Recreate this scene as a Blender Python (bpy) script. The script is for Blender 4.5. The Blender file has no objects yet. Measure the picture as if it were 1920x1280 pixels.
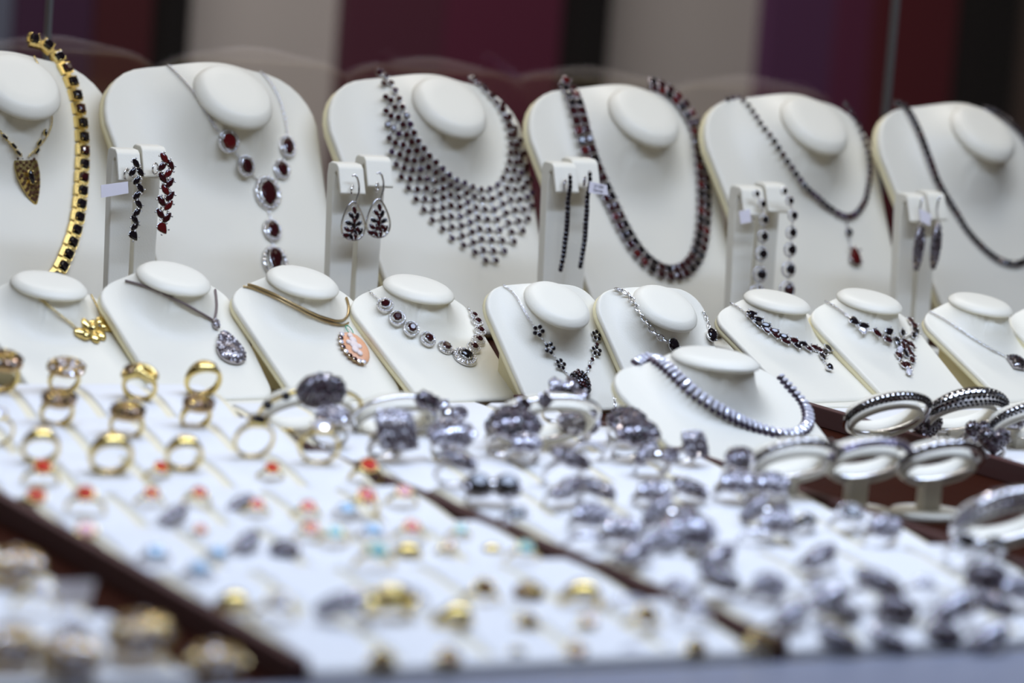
import bpy, math, random
from mathutils import Vector, Matrix
from mathutils.bvhtree import BVHTree
random.seed(7)
SC = bpy.context.scene
COL = SC.collection
PI = math.pi
def R(d): return math.radians(d)

# ------------------------------------------------------------------ camera
FPX = 6000.0
TH, PT, RO = R(29), R(7.0), R(4.4)
CAM = Vector((0, 0, 0.30))
FW = Vector((math.sin(TH)*math.cos(PT), math.cos(TH)*math.cos(PT), -math.sin(PT)))
R0 = Vector((math.cos(TH), -math.sin(TH), 0)); U0 = R0.cross(FW)
RT = R0*math.cos(RO) + U0*math.sin(RO); UP = -R0*math.sin(RO) + U0*math.cos(RO)
cd = bpy.data.cameras.new('camera'); cam = bpy.data.objects.new('camera', cd); COL.objects.link(cam)
cam.matrix_world = Matrix(((RT.x, UP.x, -FW.x, CAM.x), (RT.y, UP.y, -FW.y, CAM.y), (RT.z, UP.z, -FW.z, CAM.z), (0, 0, 0, 1)))
cd.sensor_width = 36; cd.lens = FPX*36/1920; cd.clip_start = 0.05; cd.clip_end = 50
cd.dof.use_dof = True; cd.dof.focus_distance = 2.18; cd.dof.aperture_fstop = 4.9; cd.dof.aperture_blades = 9
SC.camera = cam

# ------------------------------------------------------------------ world, lamps, exposure
w = bpy.data.worlds.new('world'); SC.world = w; w.use_nodes = True
w.node_tree.nodes['Background'].inputs[0].default_value = (0.74, 0.69, 0.62, 1)
w.node_tree.nodes['Background'].inputs[1].default_value = 0.10
SC.view_settings.view_transform = 'Standard'; SC.view_settings.look = 'None'
SC.view_settings.exposure = -0.52; SC.view_settings.gamma = 1.0
def area(name, loc, target, sx, sy, power, color):
    l = bpy.data.lights.new(name, 'AREA'); l.shape = 'RECTANGLE'; l.size = sx; l.size_y = sy
    l.energy = power; l.color = color
    o = bpy.data.objects.new(name, l); COL.objects.link(o); o.location = loc
    o.rotation_euler = (Vector(target)-Vector(loc)).to_track_quat('-Z', 'Y').to_euler()
    return o
COOL = (0.60, 0.73, 1.0)
area('case_strip_light', (1.00, 1.32, 1.00), (1.0, 1.40, 0), 1.9, 0.14, 25, COOL)
area('case_top_light', (1.15, 1.95, 1.15), (1.15, 2.02, 0), 1.5, 0.20, 3.0, (1.0, 0.91, 0.76))
for i in range(7):                                   # small unseen lights added for sparkle on stones and metal
    area('sparkle_light', (0.35+0.24*i, 1.62-0.05*(i % 2), 1.0), (0.45+0.24*i, 1.8, 0), 0.028, 0.028, 0.40, (1.0, 0.94, 0.88))
for i in range(5):  # second set of added sparkle lights, nearer the camera
    area('sparkle_light', (0.3+0.35*i, 0.95, 1.2), (0.5+0.35*i, 1.5, 0), 0.03, 0.03, 0.55, (0.86, 0.93, 1.0))
area('backdrop_fill_light', (1.4, 3.5, 2.4), (2.3, 5.2, 0.3), 2.2, 0.5, 130, (1, 0.97, 0.92))  # unseen light added to brighten the far wall and its panels

# ------------------------------------------------------------------ materials
def mat(name, col, rough=0.5, metal=0.0, spec=0.5, noise=None, bump=None, coat=0.0, sheen=0.0):
    m = bpy.data.materials.new(name); m.use_nodes = True
    nt = m.node_tree; b = nt.nodes['Principled BSDF']
    b.inputs['Base Color'].default_value = (*col, 1); b.inputs['Roughness'].default_value = rough
    b.inputs['Metallic'].default_value = metal
    b.inputs['Specular IOR Level'].default_value = spec
    b.inputs['Coat Weight'].default_value = coat
    tc = nt.nodes.new('ShaderNodeTexCoord')
    if noise:                                        # (scale, second colour)
        n = nt.nodes.new('ShaderNodeTexNoise'); n.inputs['Scale'].default_value = noise[0]
        n.inputs['Detail'].default_value = 3
        mx = nt.nodes.new('ShaderNodeMix'); mx.data_type = 'RGBA'
        mx.inputs[6].default_value = (*col, 1); mx.inputs[7].default_value = (*noise[1], 1)
        if len(noise) > 2:
            mp = nt.nodes.new('ShaderNodeMapping'); mp.inputs['Scale'].default_value = noise[2]
            nt.links.new(tc.outputs['Object'], mp.inputs[0]); nt.links.new(mp.outputs[0], n.inputs['Vector'])
        else:
            nt.links.new(tc.outputs['Object'], n.inputs['Vector'])
        nt.links.new(n.outputs[0], mx.inputs[0]); nt.links.new(mx.outputs[2], b.inputs['Base Color'])
    if bump:                                         # (scale, strength, distance)
        n = nt.nodes.new('ShaderNodeTexNoise'); n.inputs['Scale'].default_value = bump[0]
        n.inputs['Detail'].default_value = 4
        bp = nt.nodes.new('ShaderNodeBump'); bp.inputs['Strength'].default_value = bump[1]
        bp.inputs['Distance'].default_value = bump[2]
        nt.links.new(tc.outputs['Object'], n.inputs['Vector'])
        nt.links.new(n.outputs[0], bp.inputs['Height']); nt.links.new(bp.outputs[0], b.inputs['Normal'])
    return m
CREAM = mat('cream_leatherette', (0.80, 0.77, 0.665), 0.42, spec=0.4, bump=(900, 0.25, 0.0004))
CREAM_SHADE = mat('cream_leatherette_shaded', (0.78, 0.705, 0.45), 0.5, spec=0.35, bump=(900, 0.25, 0.0004))  # same cream leather, yellowed to paint in the warm shade on sides
TRAYM = mat('white_tray_leatherette', (0.80, 0.80, 0.80), 0.5, spec=0.4, bump=(700, 0.25, 0.0004))
TRAYE = mat('tray_seam_leatherette', (0.78, 0.71, 0.52), 0.55, spec=0.3)
SILVER = mat('rhodium_silver', (0.80, 0.79, 0.80), 0.16, 1.0)
PSILVER = mat('pave_silver', (0.46, 0.43, 0.45), 0.2, 1.0)
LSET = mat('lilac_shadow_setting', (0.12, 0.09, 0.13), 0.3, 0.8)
GOLD = mat('yellow_gold', (0.80, 0.62, 0.24), 0.2, 1.0)
PGOLD = mat('pave_gold', (0.50, 0.34, 0.16), 0.3, 1.0)
ROSE = mat('rose_gold', (0.80, 0.55, 0.42), 0.2, 1.0)
def gemmat(name, col, rough=0.05, spec=1.0, metal=0.0, em=0):
    return mat(name, col, rough, metal, spec*0.4, coat=0.04)
GARNET = gemmat('garnet', (0.030, 0.004, 0.006))
GARNET_RED = gemmat('bright_garnet', (0.085, 0.005, 0.006))
BLACK = gemmat('black_garnet', (0.008, 0.005, 0.007))
PURP = gemmat('plum_garnet', (0.035, 0.012, 0.035))
RED = gemmat('coral_red_stone', (0.65, 0.04, 0.02), 0.12)
BLUE = gemmat('sky_blue_stone', (0.30, 0.55, 0.78), 0.1)
TURQ = gemmat('turquoise_stone', (0.25, 0.62, 0.68), 0.12)
PINK = gemmat('pink_stone', (0.80, 0.33, 0.35), 0.12)
CLEAR = mat('clear_white_stone', (0.84, 0.84, 0.94), 0.06, 0.3, 1.0)
PAVE = mat('grey_pave_stones', (0.22, 0.20, 0.235), 0.1, 0.5, 1.0)
DPAVE = mat('plum_pave_stones', (0.055, 0.030, 0.045), 0.08, 0.3, 1.0)
BPAVE = mat('brown_pave_stones', (0.14, 0.07, 0.04), 0.1, 0.5, 1.0)
SHELL = mat('orange_shell', (0.72, 0.33, 0.16), 0.35, noise=(60, (0.80, 0.45, 0.28)))
RELIEF = mat('white_cameo_relief', (0.80, 0.68, 0.64), 0.4)
CORD = mat('grey_brown_cord', (0.16, 0.12, 0.12), 0.6)
TAG = mat('white_paper_tag', (0.80, 0.77, 0.84), 0.6)
INK = mat('grey_ink', (0.12, 0.11, 0.14), 0.8)
GREEN = mat('green_thread', (0.05, 0.35, 0.20), 0.6)
WOOD = mat('dark_walnut', (0.036, 0.009, 0.004), 0.6, spec=0.02, noise=(6, (0.022, 0.005, 0.003), (30, 2, 30)), bump=(120, 0.15, 0.0006))
RAIL = mat('walnut_rail', (0.075, 0.028, 0.024), 0.5, spec=0.08, noise=(6, (0.09, 0.05, 0.045), (30, 2, 30)))
SILL = mat('grey_blue_metal_sill', (0.30, 0.32, 0.40), 0.35, 0.3)
SEAM = mat('glass_edge', (0.10, 0.10, 0.10), 0.3)
CARPET = mat('dark_shop_carpet', (0.05, 0.04, 0.045), 0.9, noise=(40, (0.07, 0.05, 0.05)))
WALLM = mat('taupe_wall_paint', (0.33, 0.295, 0.27), 0.75, noise=(1.2, (0.45, 0.42, 0.40)))
CRIM = mat('crimson_panel', (0.042, 0.0015, 0.004), 0.6, spec=.2, noise=(1.6, (0.038, 0.002, 0.008)))
PURPLE = mat('purple_panel', (0.070, 0.020, 0.075), 0.6, spec=.2, noise=(1.5, (0.085, 0.022, 0.065)))
BLK = mat('black_pillar', (0.001, 0.0008, 0.001), 0.6, spec=.1)
BROWN = mat('bronze_panel', (0.10, 0.065, 0.05), 0.4)
GLASS = bpy.data.materials.new('reflective_glass'); GLASS.use_nodes = True
_n = GLASS.node_tree; _n.nodes.clear()
_o = _n.nodes.new('ShaderNodeOutputMaterial'); _t = _n.nodes.new('ShaderNodeBsdfTransparent'); _g = _n.nodes.new('ShaderNodeBsdfGlossy')
_m = _n.nodes.new('ShaderNodeMixShader'); _m.inputs[0].default_value = 0.065
_g.inputs['Roughness'].default_value = 0.0; _g.inputs['Color'].default_value = (0.9, 0.85, 0.9, 1)
_t.inputs[0].default_value = (0.96, 0.95, 0.96, 1)
_n.links.new(_t.outputs[0], _m.inputs[1]); _n.links.new(_g.outputs[0], _m.inputs[2]); _n.links.new(_m.outputs[0], _o.inputs[0])

# ------------------------------------------------------------------ mesh helpers
class MB:
    def __init__(s): s.v = []; s.f = []
    def add(s, vf, M=None):
        n = len(s.v); V, F = vf
        s.v.extend([tuple(M @ Vector(p)) for p in V] if M is not None else [tuple(p) for p in V])
        s.f.extend([tuple(i+n for i in q) for q in F]); return s
    def mesh(s, name, m, smooth=True):
        me = bpy.data.meshes.new(name); me.from_pydata(s.v, [], s.f); me.materials.append(m)
        if smooth: me.polygons.foreach_set('use_smooth', [True]*len(me.polygons))
        me.update(); return me
def T(x, y=None, z=None): return Matrix.Translation(Vector(x) if y is None else Vector((x, y, z)))
def S(a, b=None, c=None):
    b = a if b is None else b; c = a if c is None else c
    return Matrix.Diagonal((a, b, c, 1))
def box(x0, y0, z0, x1, y1, z1):
    V = [(x, y, z) for z in (z0, z1) for y in (y0, y1) for x in (x0, x1)]
    return V, [(0, 2, 3, 1), (4, 5, 7, 6), (0, 1, 5, 4), (2, 6, 7, 3), (0, 4, 6, 2), (1, 3, 7, 5)]
def torus(Ra, r, nu=12, nv=5, Rb=None):
    Rb = Ra if Rb is None else Rb; V = []; F = []
    for i in range(nu):
        a = 2*PI*i/nu
        for j in range(nv):
            b = 2*PI*j/nv; V.append(((Ra+r*math.cos(b))*math.cos(a), (Rb+r*math.cos(b))*math.sin(a), r*math.sin(b)))
    for i in range(nu):
        for j in range(nv):
            F.append((i*nv+j, ((i+1) % nu)*nv+j, ((i+1) % nu)*nv+(j+1) % nv, i*nv+(j+1) % nv))
    return V, F
def lathe(prof, n=24, cap=True):
    V = []; F = []
    for r, z in prof:
        for i in range(n):
            a = 2*PI*i/n; V.append((r*math.cos(a), r*math.sin(a), z))
    for k in range(len(prof)-1):
        for i in range(n):
            F.append((k*n+i, k*n+(i+1) % n, (k+1)*n+(i+1) % n, (k+1)*n+i))
    if cap: F.append(tuple(reversed(range(n)))); F.append(tuple((len(prof)-1)*n+i for i in range(n)))
    return V, F
def ball(r=1, nu=8, nv=5):
    V = [(0, 0, -r)]; F = []
    for j in range(1, nv):
        p = -PI/2+PI*j/nv
        for i in range(nu): V.append((r*math.cos(p)*math.cos(2*PI*i/nu), r*math.cos(p)*math.sin(2*PI*i/nu), r*math.sin(p)))
    V.append((0, 0, r)); L = len(V)-1
    for i in range(nu):
        F.append((0, 1+(i+1) % nu, 1+i)); F.append((L, L-nu+i, L-nu+(i+1) % nu))
    for j in range(nv-2):
        for i in range(nu): F.append((1+j*nu+i, 1+j*nu+(i+1) % nu, 1+(j+1)*nu+(i+1) % nu, 1+(j+1)*nu+i))
    return V, F
OCTA = ([(1, 0, 0), (-1, 0, 0), (0, 1, 0), (0, -1, 0), (0, 0, 1), (0, 0, -1)],
        [(0, 2, 4), (2, 1, 4), (1, 3, 4), (3, 0, 4), (2, 0, 5), (1, 2, 5), (3, 1, 5), (0, 3, 5)])
def outline(kind):
    if kind == 'round': return [(0.5*math.cos(2*PI*i/10), 0.5*math.sin(2*PI*i/10)) for i in range(10)]
    if kind == 'square':
        return [(.5, .33), (.33, .5), (-.33, .5), (-.5, .33), (-.5, -.33), (-.33, -.5), (.33, -.5), (.5, -.33)]
    if kind == 'marquise':
        return [(0.5*math.cos(a), 0.27*math.sin(a)*(1-0.25*abs(math.cos(a)))) for a in [2*PI*i/12 for i in range(12)]]
    if kind == 'pear':
        return [(0.5*math.cos(a), 0.36*math.sin(a)*(1-0.55*math.cos(a))) for a in [2*PI*i/14 for i in range(14)]]
    if kind == 'small': return [(0.5*math.cos(2*PI*i/6), 0.5*math.sin(2*PI*i/6)) for i in range(6)]
def gem(kind):
    o = outline(kind); n = len(o); V = []; F = []
    for sc, z, rot in ((0.75, -0.18, 0), (1, 0.02, 0), (0.82, 0.19, .5), (0.52, 0.27, 0)):
        for i in range(n):
            if rot:
                a = o[i]; b = o[(i+1) % n]; p = ((a[0]+b[0])/2*1.03, (a[1]+b[1])/2*1.03)
            else: p = o[i]
            V.append((p[0]*sc, p[1]*sc, z))
    F.append(tuple(reversed(range(n))))
    for i in range(n): F.append((i, (i+1) % n, n+(i+1) % n, n+i))
    for i in range(n):
        j = (i+1) % n
        F.append((n+i, n+j, 2*n+i)); F.append((n+j, 2*n+j, 2*n+i))
        F.append((2*n+i, 2*n+j, 3*n+j)); F.append((2*n+i, 3*n+j, 3*n+i))
    F.append(tuple(3*n+i for i in range(n)))
    return V, F
GEM = {k: gem(k) for k in ('round', 'square', 'marquise', 'pear')}
SMALLGEM = ([(0.5*math.cos(PI*i/3), 0.5*math.sin(PI*i/3), 0) for i in range(6)] + [(0.3*math.cos(PI*i/3+.5), 0.3*math.sin(PI*i/3+.5), .28) for i in range(6)],
            [t for i in range(6) for t in ((i, (i+1) % 6, 6+i), ((i+1) % 6, 6+(i+1) % 6, 6+i))] + [tuple(range(6, 12))])
_gc = {}
def gemmesh(kind, m):
    k = (kind, m.name)
    if k not in _gc: _gc[k] = MB().add(GEM[kind]).mesh('gem_'+kind, m, False)
    return _gc[k]
LINK = torus(0.5, 0.13, 8, 4, 0.32)
HALO = MB()
for i in range(18):
    a = 2*PI*i/18; HALO.add(ball(0.075, 6, 4), T(0.5*math.cos(a), 0.5*math.sin(a), 0.02))
HALO.add(torus(0.5, 0.085, 24, 5), T(0, 0, -0.06)); HALO = HALO.mesh('halo', SILVER)

def link(name, data, parent=None, M=None):
    o = bpy.data.objects.new(name, data); COL.objects.link(o)
    if parent is not None: o.parent = parent
    if M is not None: o.matrix_basis = M
    return o
USED = {}
def tag(o, label, cat, group=None):
    if label in USED and not group: print('DUP LABEL', label)
    USED[label] = 1
    o['label'] = label; o['category'] = cat
    if group: o['group'] = group
    return o
def thing(name, label, cat, M=None, group=None):
    o = bpy.data.objects.new(name, None); COL.objects.link(o); o.empty_display_size = 0.01
    if M is not None: o.matrix_basis = M
    return tag(o, label, cat, group)
def frame(p, n, t):
    n = Vector(n).normalized(); t = Vector(t); t = (t-n*t.dot(n))
    t = t.normalized() if t.length > 1e-9 else n.orthogonal().normalized()
    b = n.cross(t)
    return Matrix(((t.x, b.x, n.x, p[0]), (t.y, b.y, n.y, p[1]), (t.z, b.z, n.z, p[2]), (0, 0, 0, 1)))
def ray(px, py): return (FW + RT*((px-960)/FPX) + UP*((640-py)/FPX)).normalized()
def atZ(px, py, z): r = ray(px, py); return CAM + r*((z-CAM.z)/r.z)
def atY(px, py, Y): r = ray(px, py); return CAM + r*((Y-CAM.y)/r.y)
def bvh(objs):
    V = []; F = []
    for o in objs:
        n = len(V); mw = o.matrix_basis if o.parent is None else o.parent.matrix_basis @ o.matrix_basis
        V += [mw @ v.co for v in o.data.vertices]; F += [tuple(i+n for i in p.vertices) for p in o.data.polygons]
    return BVHTree.FromPolygons(V, F)
def rounded(m, width, seg=3):
    def f(o):
        b = o.modifiers.new('bevel', 'BEVEL'); b.width = width; b.segments = seg; b.limit_method = 'ANGLE'
        return o
    return f
def bevel(o, width, seg=3):
    b = o.modifiers.new('bevel', 'BEVEL'); b.width = width; b.segments = seg; b.limit_method = 'ANGLE'
    b.harden_normals = False
    return o

# ------------------------------------------------------------------ the room beyond
def struct(name, vf, m):
    o = link(name, MB().add(vf).mesh(name, m, False)); o['kind'] = 'structure'; return o
struct('floor', box(-1.2, -0.6, -0.97, 6.5, 5.6, -0.92), CARPET)
struct('wall_back', box(-1.2, 5.2, -0.92, 6.5, 5.3, 2.6), WALLM)
struct('trim_1', box(-1.2, 5.17, -0.92, 6.5, 5.2, -0.80), BLK)
def panel(px0, px1, name, label, cat, m, depth=0.04):
    a = atY(px0, 60, 5.15); b = atY(px1, 60, 5.15)
    o = thing(name, label, cat, T((a.x+b.x)/2, 5.2, -0.80)); hw = (b.x-a.x)/2
    bevel(link('panel_board', MB().add(box(-hw, -depth, 0, hw, 0, 2.6)).mesh(name, m, False), o), 0.004)
    link('base_strip', MB().add(box(-hw, -depth-0.006, 0, hw, -depth+0.0, 0.06)).mesh('strip', BLK, False), o)
panel(-60, 26, 'wall_panel', 'blue grey wall panel at the far left edge', 'wall panel', mat('grey_blue_panel', (0.09, 0.10, 0.14), 0.6, spec=.2))
panel(28, 178, 'wall_panel', 'dark purple wall panel behind the first tall gold jewellery bust', 'wall panel', mat('deep_purple_panel', (0.034, 0.008, 0.032), 0.6, spec=.2))
panel(180, 290, 'wall_panel', 'narrow crimson wall panel left of the left black pillar', 'wall panel', CRIM)
panel(290, 336, 'pillar', 'black pillar on the left between crimson and grey', 'pillar', BLK, 0.10)
panel(652, 838, 'wall_panel', 'dark crimson wall panel directly behind the mesh bib bust', 'wall panel', mat('wine_panel', (0.062, 0.011, 0.026), 0.6, spec=.2))
panel(839, 1058, 'wall_panel', 'wine purple wall panel left of the middle black pillar', 'wall panel', mat('plum_panel', (0.078, 0.007, 0.028), 0.6, spec=.2))
panel(1060, 1118, 'pillar', 'black pillar in the middle of the background', 'pillar', BLK, 0.10)
panel(1444, 1570, 'wall_panel', 'violet wall panel right of the wide taupe wall', 'wall panel', PURPLE)
panel(1571, 1640, 'wall_panel', 'magenta purple strip between violet and crimson panels', 'wall panel', mat('magenta_panel', (0.088, 0.010, 0.042), 0.6, spec=.2))
panel(1641, 1800, 'wall_panel', 'bright crimson wall panel left of the right black pillar', 'wall panel', mat('bright_crimson_panel', (0.075, 0.002, 0.008), 0.6, spec=.2))
panel(1801, 1880, 'pillar', 'black pillar at the right of the background', 'pillar', BLK, 0.10)
panel(1881, 1990, 'wall_panel', 'brown wall panel at the far right edge', 'wall panel', BROWN)

# ------------------------------------------------------------------ the display case
CASE = thing('display_counter', 'dark walnut display counter carrying all the jewellery trays', 'counter', T(1.1, 1.7, -0.92))
def cp(name, vf, m, bev=0.0, kids=None, smooth=False):
    o = link(name, MB().add(vf, T(-1.1, -1.7, 0.92)).mesh(name, m, smooth), kids or CASE)
    if bev: bevel(o, bev)
    return o
cp('deck', box(-0.2, 1.127, -0.03, 2.3, 2.42, 0.0), WOOD)
cp('cabinet', box(-0.15, 1.127, -0.92, 2.25, 2.38, -0.03), WOOD)
cp('front_sill', box(-0.2, 0.98, -0.05, 2.3, 1.1265, 0.004), SILL, 0.002)
for x in (0.541, 0.770, 1.004, 1.207):
    cp('rail', box(x-0.0035, 1.128, 0.0, x+0.0035, 1.798, 0.013), RAIL, 0.0008)
for i, (x0, x1) in enumerate(((-0.2, 0.888), (0.891, 1.695), (1.698, 2.3))):
    struct('window_%d' % (i+1), box(x0, 2.392, 0.0, x1, 2.398, 0.62), GLASS)
for i, x in enumerate((0.8895, 1.6965)):
    struct('trim_%d' % (i+2), box(x-0.0014, 2.390, 0.0, x+0.0014, 2.400, 0.62), SEAM)
# cream risers under the second row
def riser(x0, x1, label):
    o = thing('riser_platform', label, 'riser', T((x0+x1)/2, 1.9, 0)); h = (x1-x0)/2
    bevel(link('top_board', MB().add(box(-h, -0.098, 0.0005, h, 0.075, 0.0046)).mesh('top', CREAM, False), o), 0.0015)
    bevel(link('lower_step', MB().add(box(-h, -0.118, 0.0, h, -0.0985, 0.0030)).mesh('step', CREAM, False), o), 0.001)
    return o
riser(0.45, 0.985, 'low cream riser under the row of tilted necklace busts on the left')
riser(1.212, 1.75, 'low cream riser under the tilted necklace busts on the right')

# ------------------------------------------------------------------ ring trays
PADMB = MB()
def padmesh(wd, dp, z0, z1):
    h = wd/2; m = MB(); V = []; n = 8; prof = []
    prof += [(0, 0), (0, z0)]
    for i in range(n+1):
        t = i/n; prof.append((dp*t, z0+(z1-z0)*math.sin(t*PI/2)**1.0 if t < 1 else z1))
    prof += [(dp+0.006, z1-0.003), (dp+0.008, 0)]
    k = len(prof); V = [(-h, y, z) for y, z in prof] + [(h, y, z) for y, z in prof]
    F = [tuple(range(k)), tuple(reversed(range(k, 2*k)))] + [(i, k+i, k+(i+1) % k, (i+1) % k) for i in range(k)]
    m.add((V, F)); return m.mesh('ring_pad', TRAYM, False)
TRAY_SURF = []
def ring_tray(x0, x1, rows, label, ncol):
    o = thing('ring_tray', label, 'ring tray', T(x0, rows[0][0]-0.012, 0))
    Y0 = rows[0][0]-0.012; Y1 = rows[-1][0]+0.084
    b = link('tray_base', MB().add(box(0, 0, 0, x1-x0, Y1-Y0, 0.0055)).mesh('tray_base', TRAYE, False), o); bevel(b, 0.0015)
    TRAY_SURF.append(b)
    wd = (x1-x0-0.004)/ncol
    lip = link('front_lip', MB().add(box(0, 0, 0.004, x1-x0, 0.010, 0.0085)).mesh('lip', TRAYM, False), o); bevel(lip, 0.002)
    for y, z0, z1 in rows:
        me = padmesh(wd-0.0062, 0.068, z0, z1)
        ln = padmesh(x1-x0-.002, 0.066, z0-.0012, z1-.0022); ln.materials.clear(); ln.materials.append(TRAYE)
        link('pad_liner', ln, o, T((x1-x0)/2, y-Y0+.001, 0.001))
        for i in range(ncol):
            p = link('ring_pad', me, o, T(0.002+wd*(i+.5), y-Y0, 0.001)); bevel(p, 0.0018, 2); TRAY_SURF.append(p)
    return o
rowsF = [(1.14+0.090*i, 0.006, 0.0145) for i in range(7)]
rows1 = [(1.14, .006, .0125), (1.23, .006, .0125), (1.32, .006, .0135), (1.41, .006, .0145), (1.50, .006, .017), (1.59, .007, .021), (1.68, .010, .026)]
ring_tray(0.29, 0.496, rowsF[:5], 'white ring tray at the lower left corner with big gold rings', 4)
ring_tray(0.547, 0.7640, rows1, 'long white ring tray with gold and red stone rings left of the middle rail', 5)
ring_tray(0.7760, 0.9980, rowsF, 'long white ring tray with silver pave rings right of the middle rail', 5)
ft = thing('display_tray', 'flat white tray at the right with bangles and heart rings', 'tray', T(1.215, 1.275, 0))
b = link('tray_base', MB().add(box(0, 0, 0, 0.56, 0.50, 0.006)).mesh('tray_base', TRAYM, False), ft); bevel(b, 0.002); TRAY_SURF.append(b)
b = link('padded_insert', MB().add(box(0.012, 0.012, 0.006, 0.548, 0.488, 0.0095)).mesh('insert', TRAYM, False), ft); bevel(b, 0.002); TRAY_SURF.append(b)
b = link('padded_insert', MB().add(box(0.055, 0.30, 0.0095, 0.54, 0.46, 0.0125)).mesh('insert', CREAM, False), ft); bevel(b, 0.002); TRAY_SURF.append(b)
TB = bvh(TRAY_SURF)
def on_tray(px, py, up):
    o = CAM-Vector((0, 0, up)); d = ray(px, py); h = TB.ray_cast(o, d)
    if h[0] is not None and h[1].z > 0.3: return h[0]
    return o + d*((0.0-o.z)/d.z) if h[0] is None else h[0]

# ------------------------------------------------------------------ necklace busts
def bust_outline(hw, hb, L, rt, rb, n=7):
    P = []
    def arc(cx, cy, r, a0, a1):
        for i in range(n+1):
            a = a0+(a1-a0)*i/n; P.append((cx+r*math.cos(a), cy+r*math.sin(a)))
    arc(hw-rt, -rt, rt, PI/2, 0)
    arc(hb-rb, -L+rb, rb, 0, -PI/2)
    arc(-hb+rb, -L+rb, rb, -PI/2, -PI)
    arc(-hw+rt, -rt, rt, PI, PI/2)
    Q = []                                            # resample evenly
    for i in range(len(P)):
        a = P[i]; b = P[(i+1) % len(P)]; d = math.dist(a, b); k = max(1, int(d/0.006))
        for j in range(k): Q.append((a[0]+(b[0]-a[0])*j/k, a[1]+(b[1]-a[1])*j/k))
    return Q
def make_bust_meshes(tag_, hw, hb, L, rt, rb, cs, hd, rd, tilt, reach, th, pt=1.0):
    # local frame: x right, y = up along the panel (s), z = panel normal (h)
    Q = bust_outline(hw, hb, L, rt, rb); n = len(Q); V = []; F = []
    tt = math.tan(R(tilt)); rn = rd*0.86
    def hgt(x, s):
        r = math.hypot(x, s-cs)
        top = hd-0.0062*pt-(s-cs)*tt
        if r <= rn: return top
        u = min(1, (r-rn)/(reach-rn)); k = (1-u)**2.3
        ang = Vector((x, s-cs)).normalized()*rn
        return (hd-0.0062*pt-ang.y*tt)*k
    rho = [0.02, .12, .22, .30, .36, .42, .47, .52, .57, .62, .67, .72, .77, .82, .87, .92, .96, .985, 1.0]
    V.append((0, cs, hd-0.0062*pt))
    for rr in rho:
        for q in Q:
            x = q[0]*rr; s = cs+(q[1]-cs)*rr
            V.append((x, s, hgt(x, s)-(0.0013 if rr == 1.0 else 0)))
    for q in Q: V.append((q[0], q[1], hgt(*q)-0.0035 if hgt(*q) > .001 else -0.0030))
    for q in Q: V.append((q[0]*.992, q[1]*.995, -th))
    K = len(rho)+2
    for i in range(n): F.append((0, 1+(i+1) % n, 1+i))
    for k in range(K-1):
        for i in range(n): F.append((1+k*n+i, 1+k*n+(i+1) % n, 1+(k+1)*n+(i+1) % n, 1+(k+1)*n+i))
    F.append(tuple(1+(K-1)*n+i for i in range(n)))
    F = [tuple(reversed(f)) for f in F]
    front = MB().add((V, F)).mesh('front_panel', CREAM)
    # backing board: second layer
    V = []; F = []
    for sc, z in ((.985, -th), (1.0, -th-0.0012), (1.0, -2*th+0.0006), (.985, -2*th-.0004)):
        for q in Q: V.append((q[0]*sc, (q[1]+L/2)*(sc*1.0)-L/2, z))
    for k in range(3):
        for i in range(n): F.append((k*n+i, (k+1)*n+i, (k+1)*n+(i+1) % n, k*n+(i+1) % n))
    F.append(tuple(range(n))); F.append(tuple(reversed([3*n+i for i in range(n)])))
    F = [tuple(reversed(f)) for f in F]
    back = MB().add((V, F)).mesh('backing_board', CREAM_SHADE)
    e = rd/0.03*pt
    prof = [(0.0005, 0.0006), (.5*rd, 0.0005), (.78*rd, 0.0002), (.85*rd, -0.0008*e), (.91*rd, -0.0026*e), (.97*rd, -0.0050*e), (rd, -0.0074*e), (.985*rd, -0.0092*e), (.93*rd, -0.0106*e), (.84*rd, -0.0112*e)]
    disc = MB().add(lathe(list(reversed(prof)), 40)).mesh('neck_pad', CREAM)
    DM = T(0, cs, hd) @ Matrix.Rotation(-R(tilt), 4, 'X')
    return dict(front=front, back=back, disc=disc, DM=DM, th=th, L=L, hw=hw, hb=hb)
BB = make_bust_meshes('tall', 0.0945, 0.074, 0.212, 0.044, 0.012, -0.034, 0.037, 0.0322, 20, 0.076, 0.0056)
B2 = make_bust_meshes('low', 0.0485, 0.0425, 0.104, 0.019, 0.011, -0.0110, 0.0190, 0.0245, 20, 0.046, 0.0035, 0.68)
B5 = make_bust_meshes('upright', 0.0480, 0.041, 0.094, 0.020, 0.008, -0.0200, 0.0165, 0.0238, 22, 0.042, 0.0035, 0.85)
BF = make_bust_meshes('front', 0.0700, 0.0640, 0.098, 0.026, 0.014, -0.0180, 0.0230, 0.0278, 25, 0.052, 0.0036, 0.6)
YAW = 10
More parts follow.
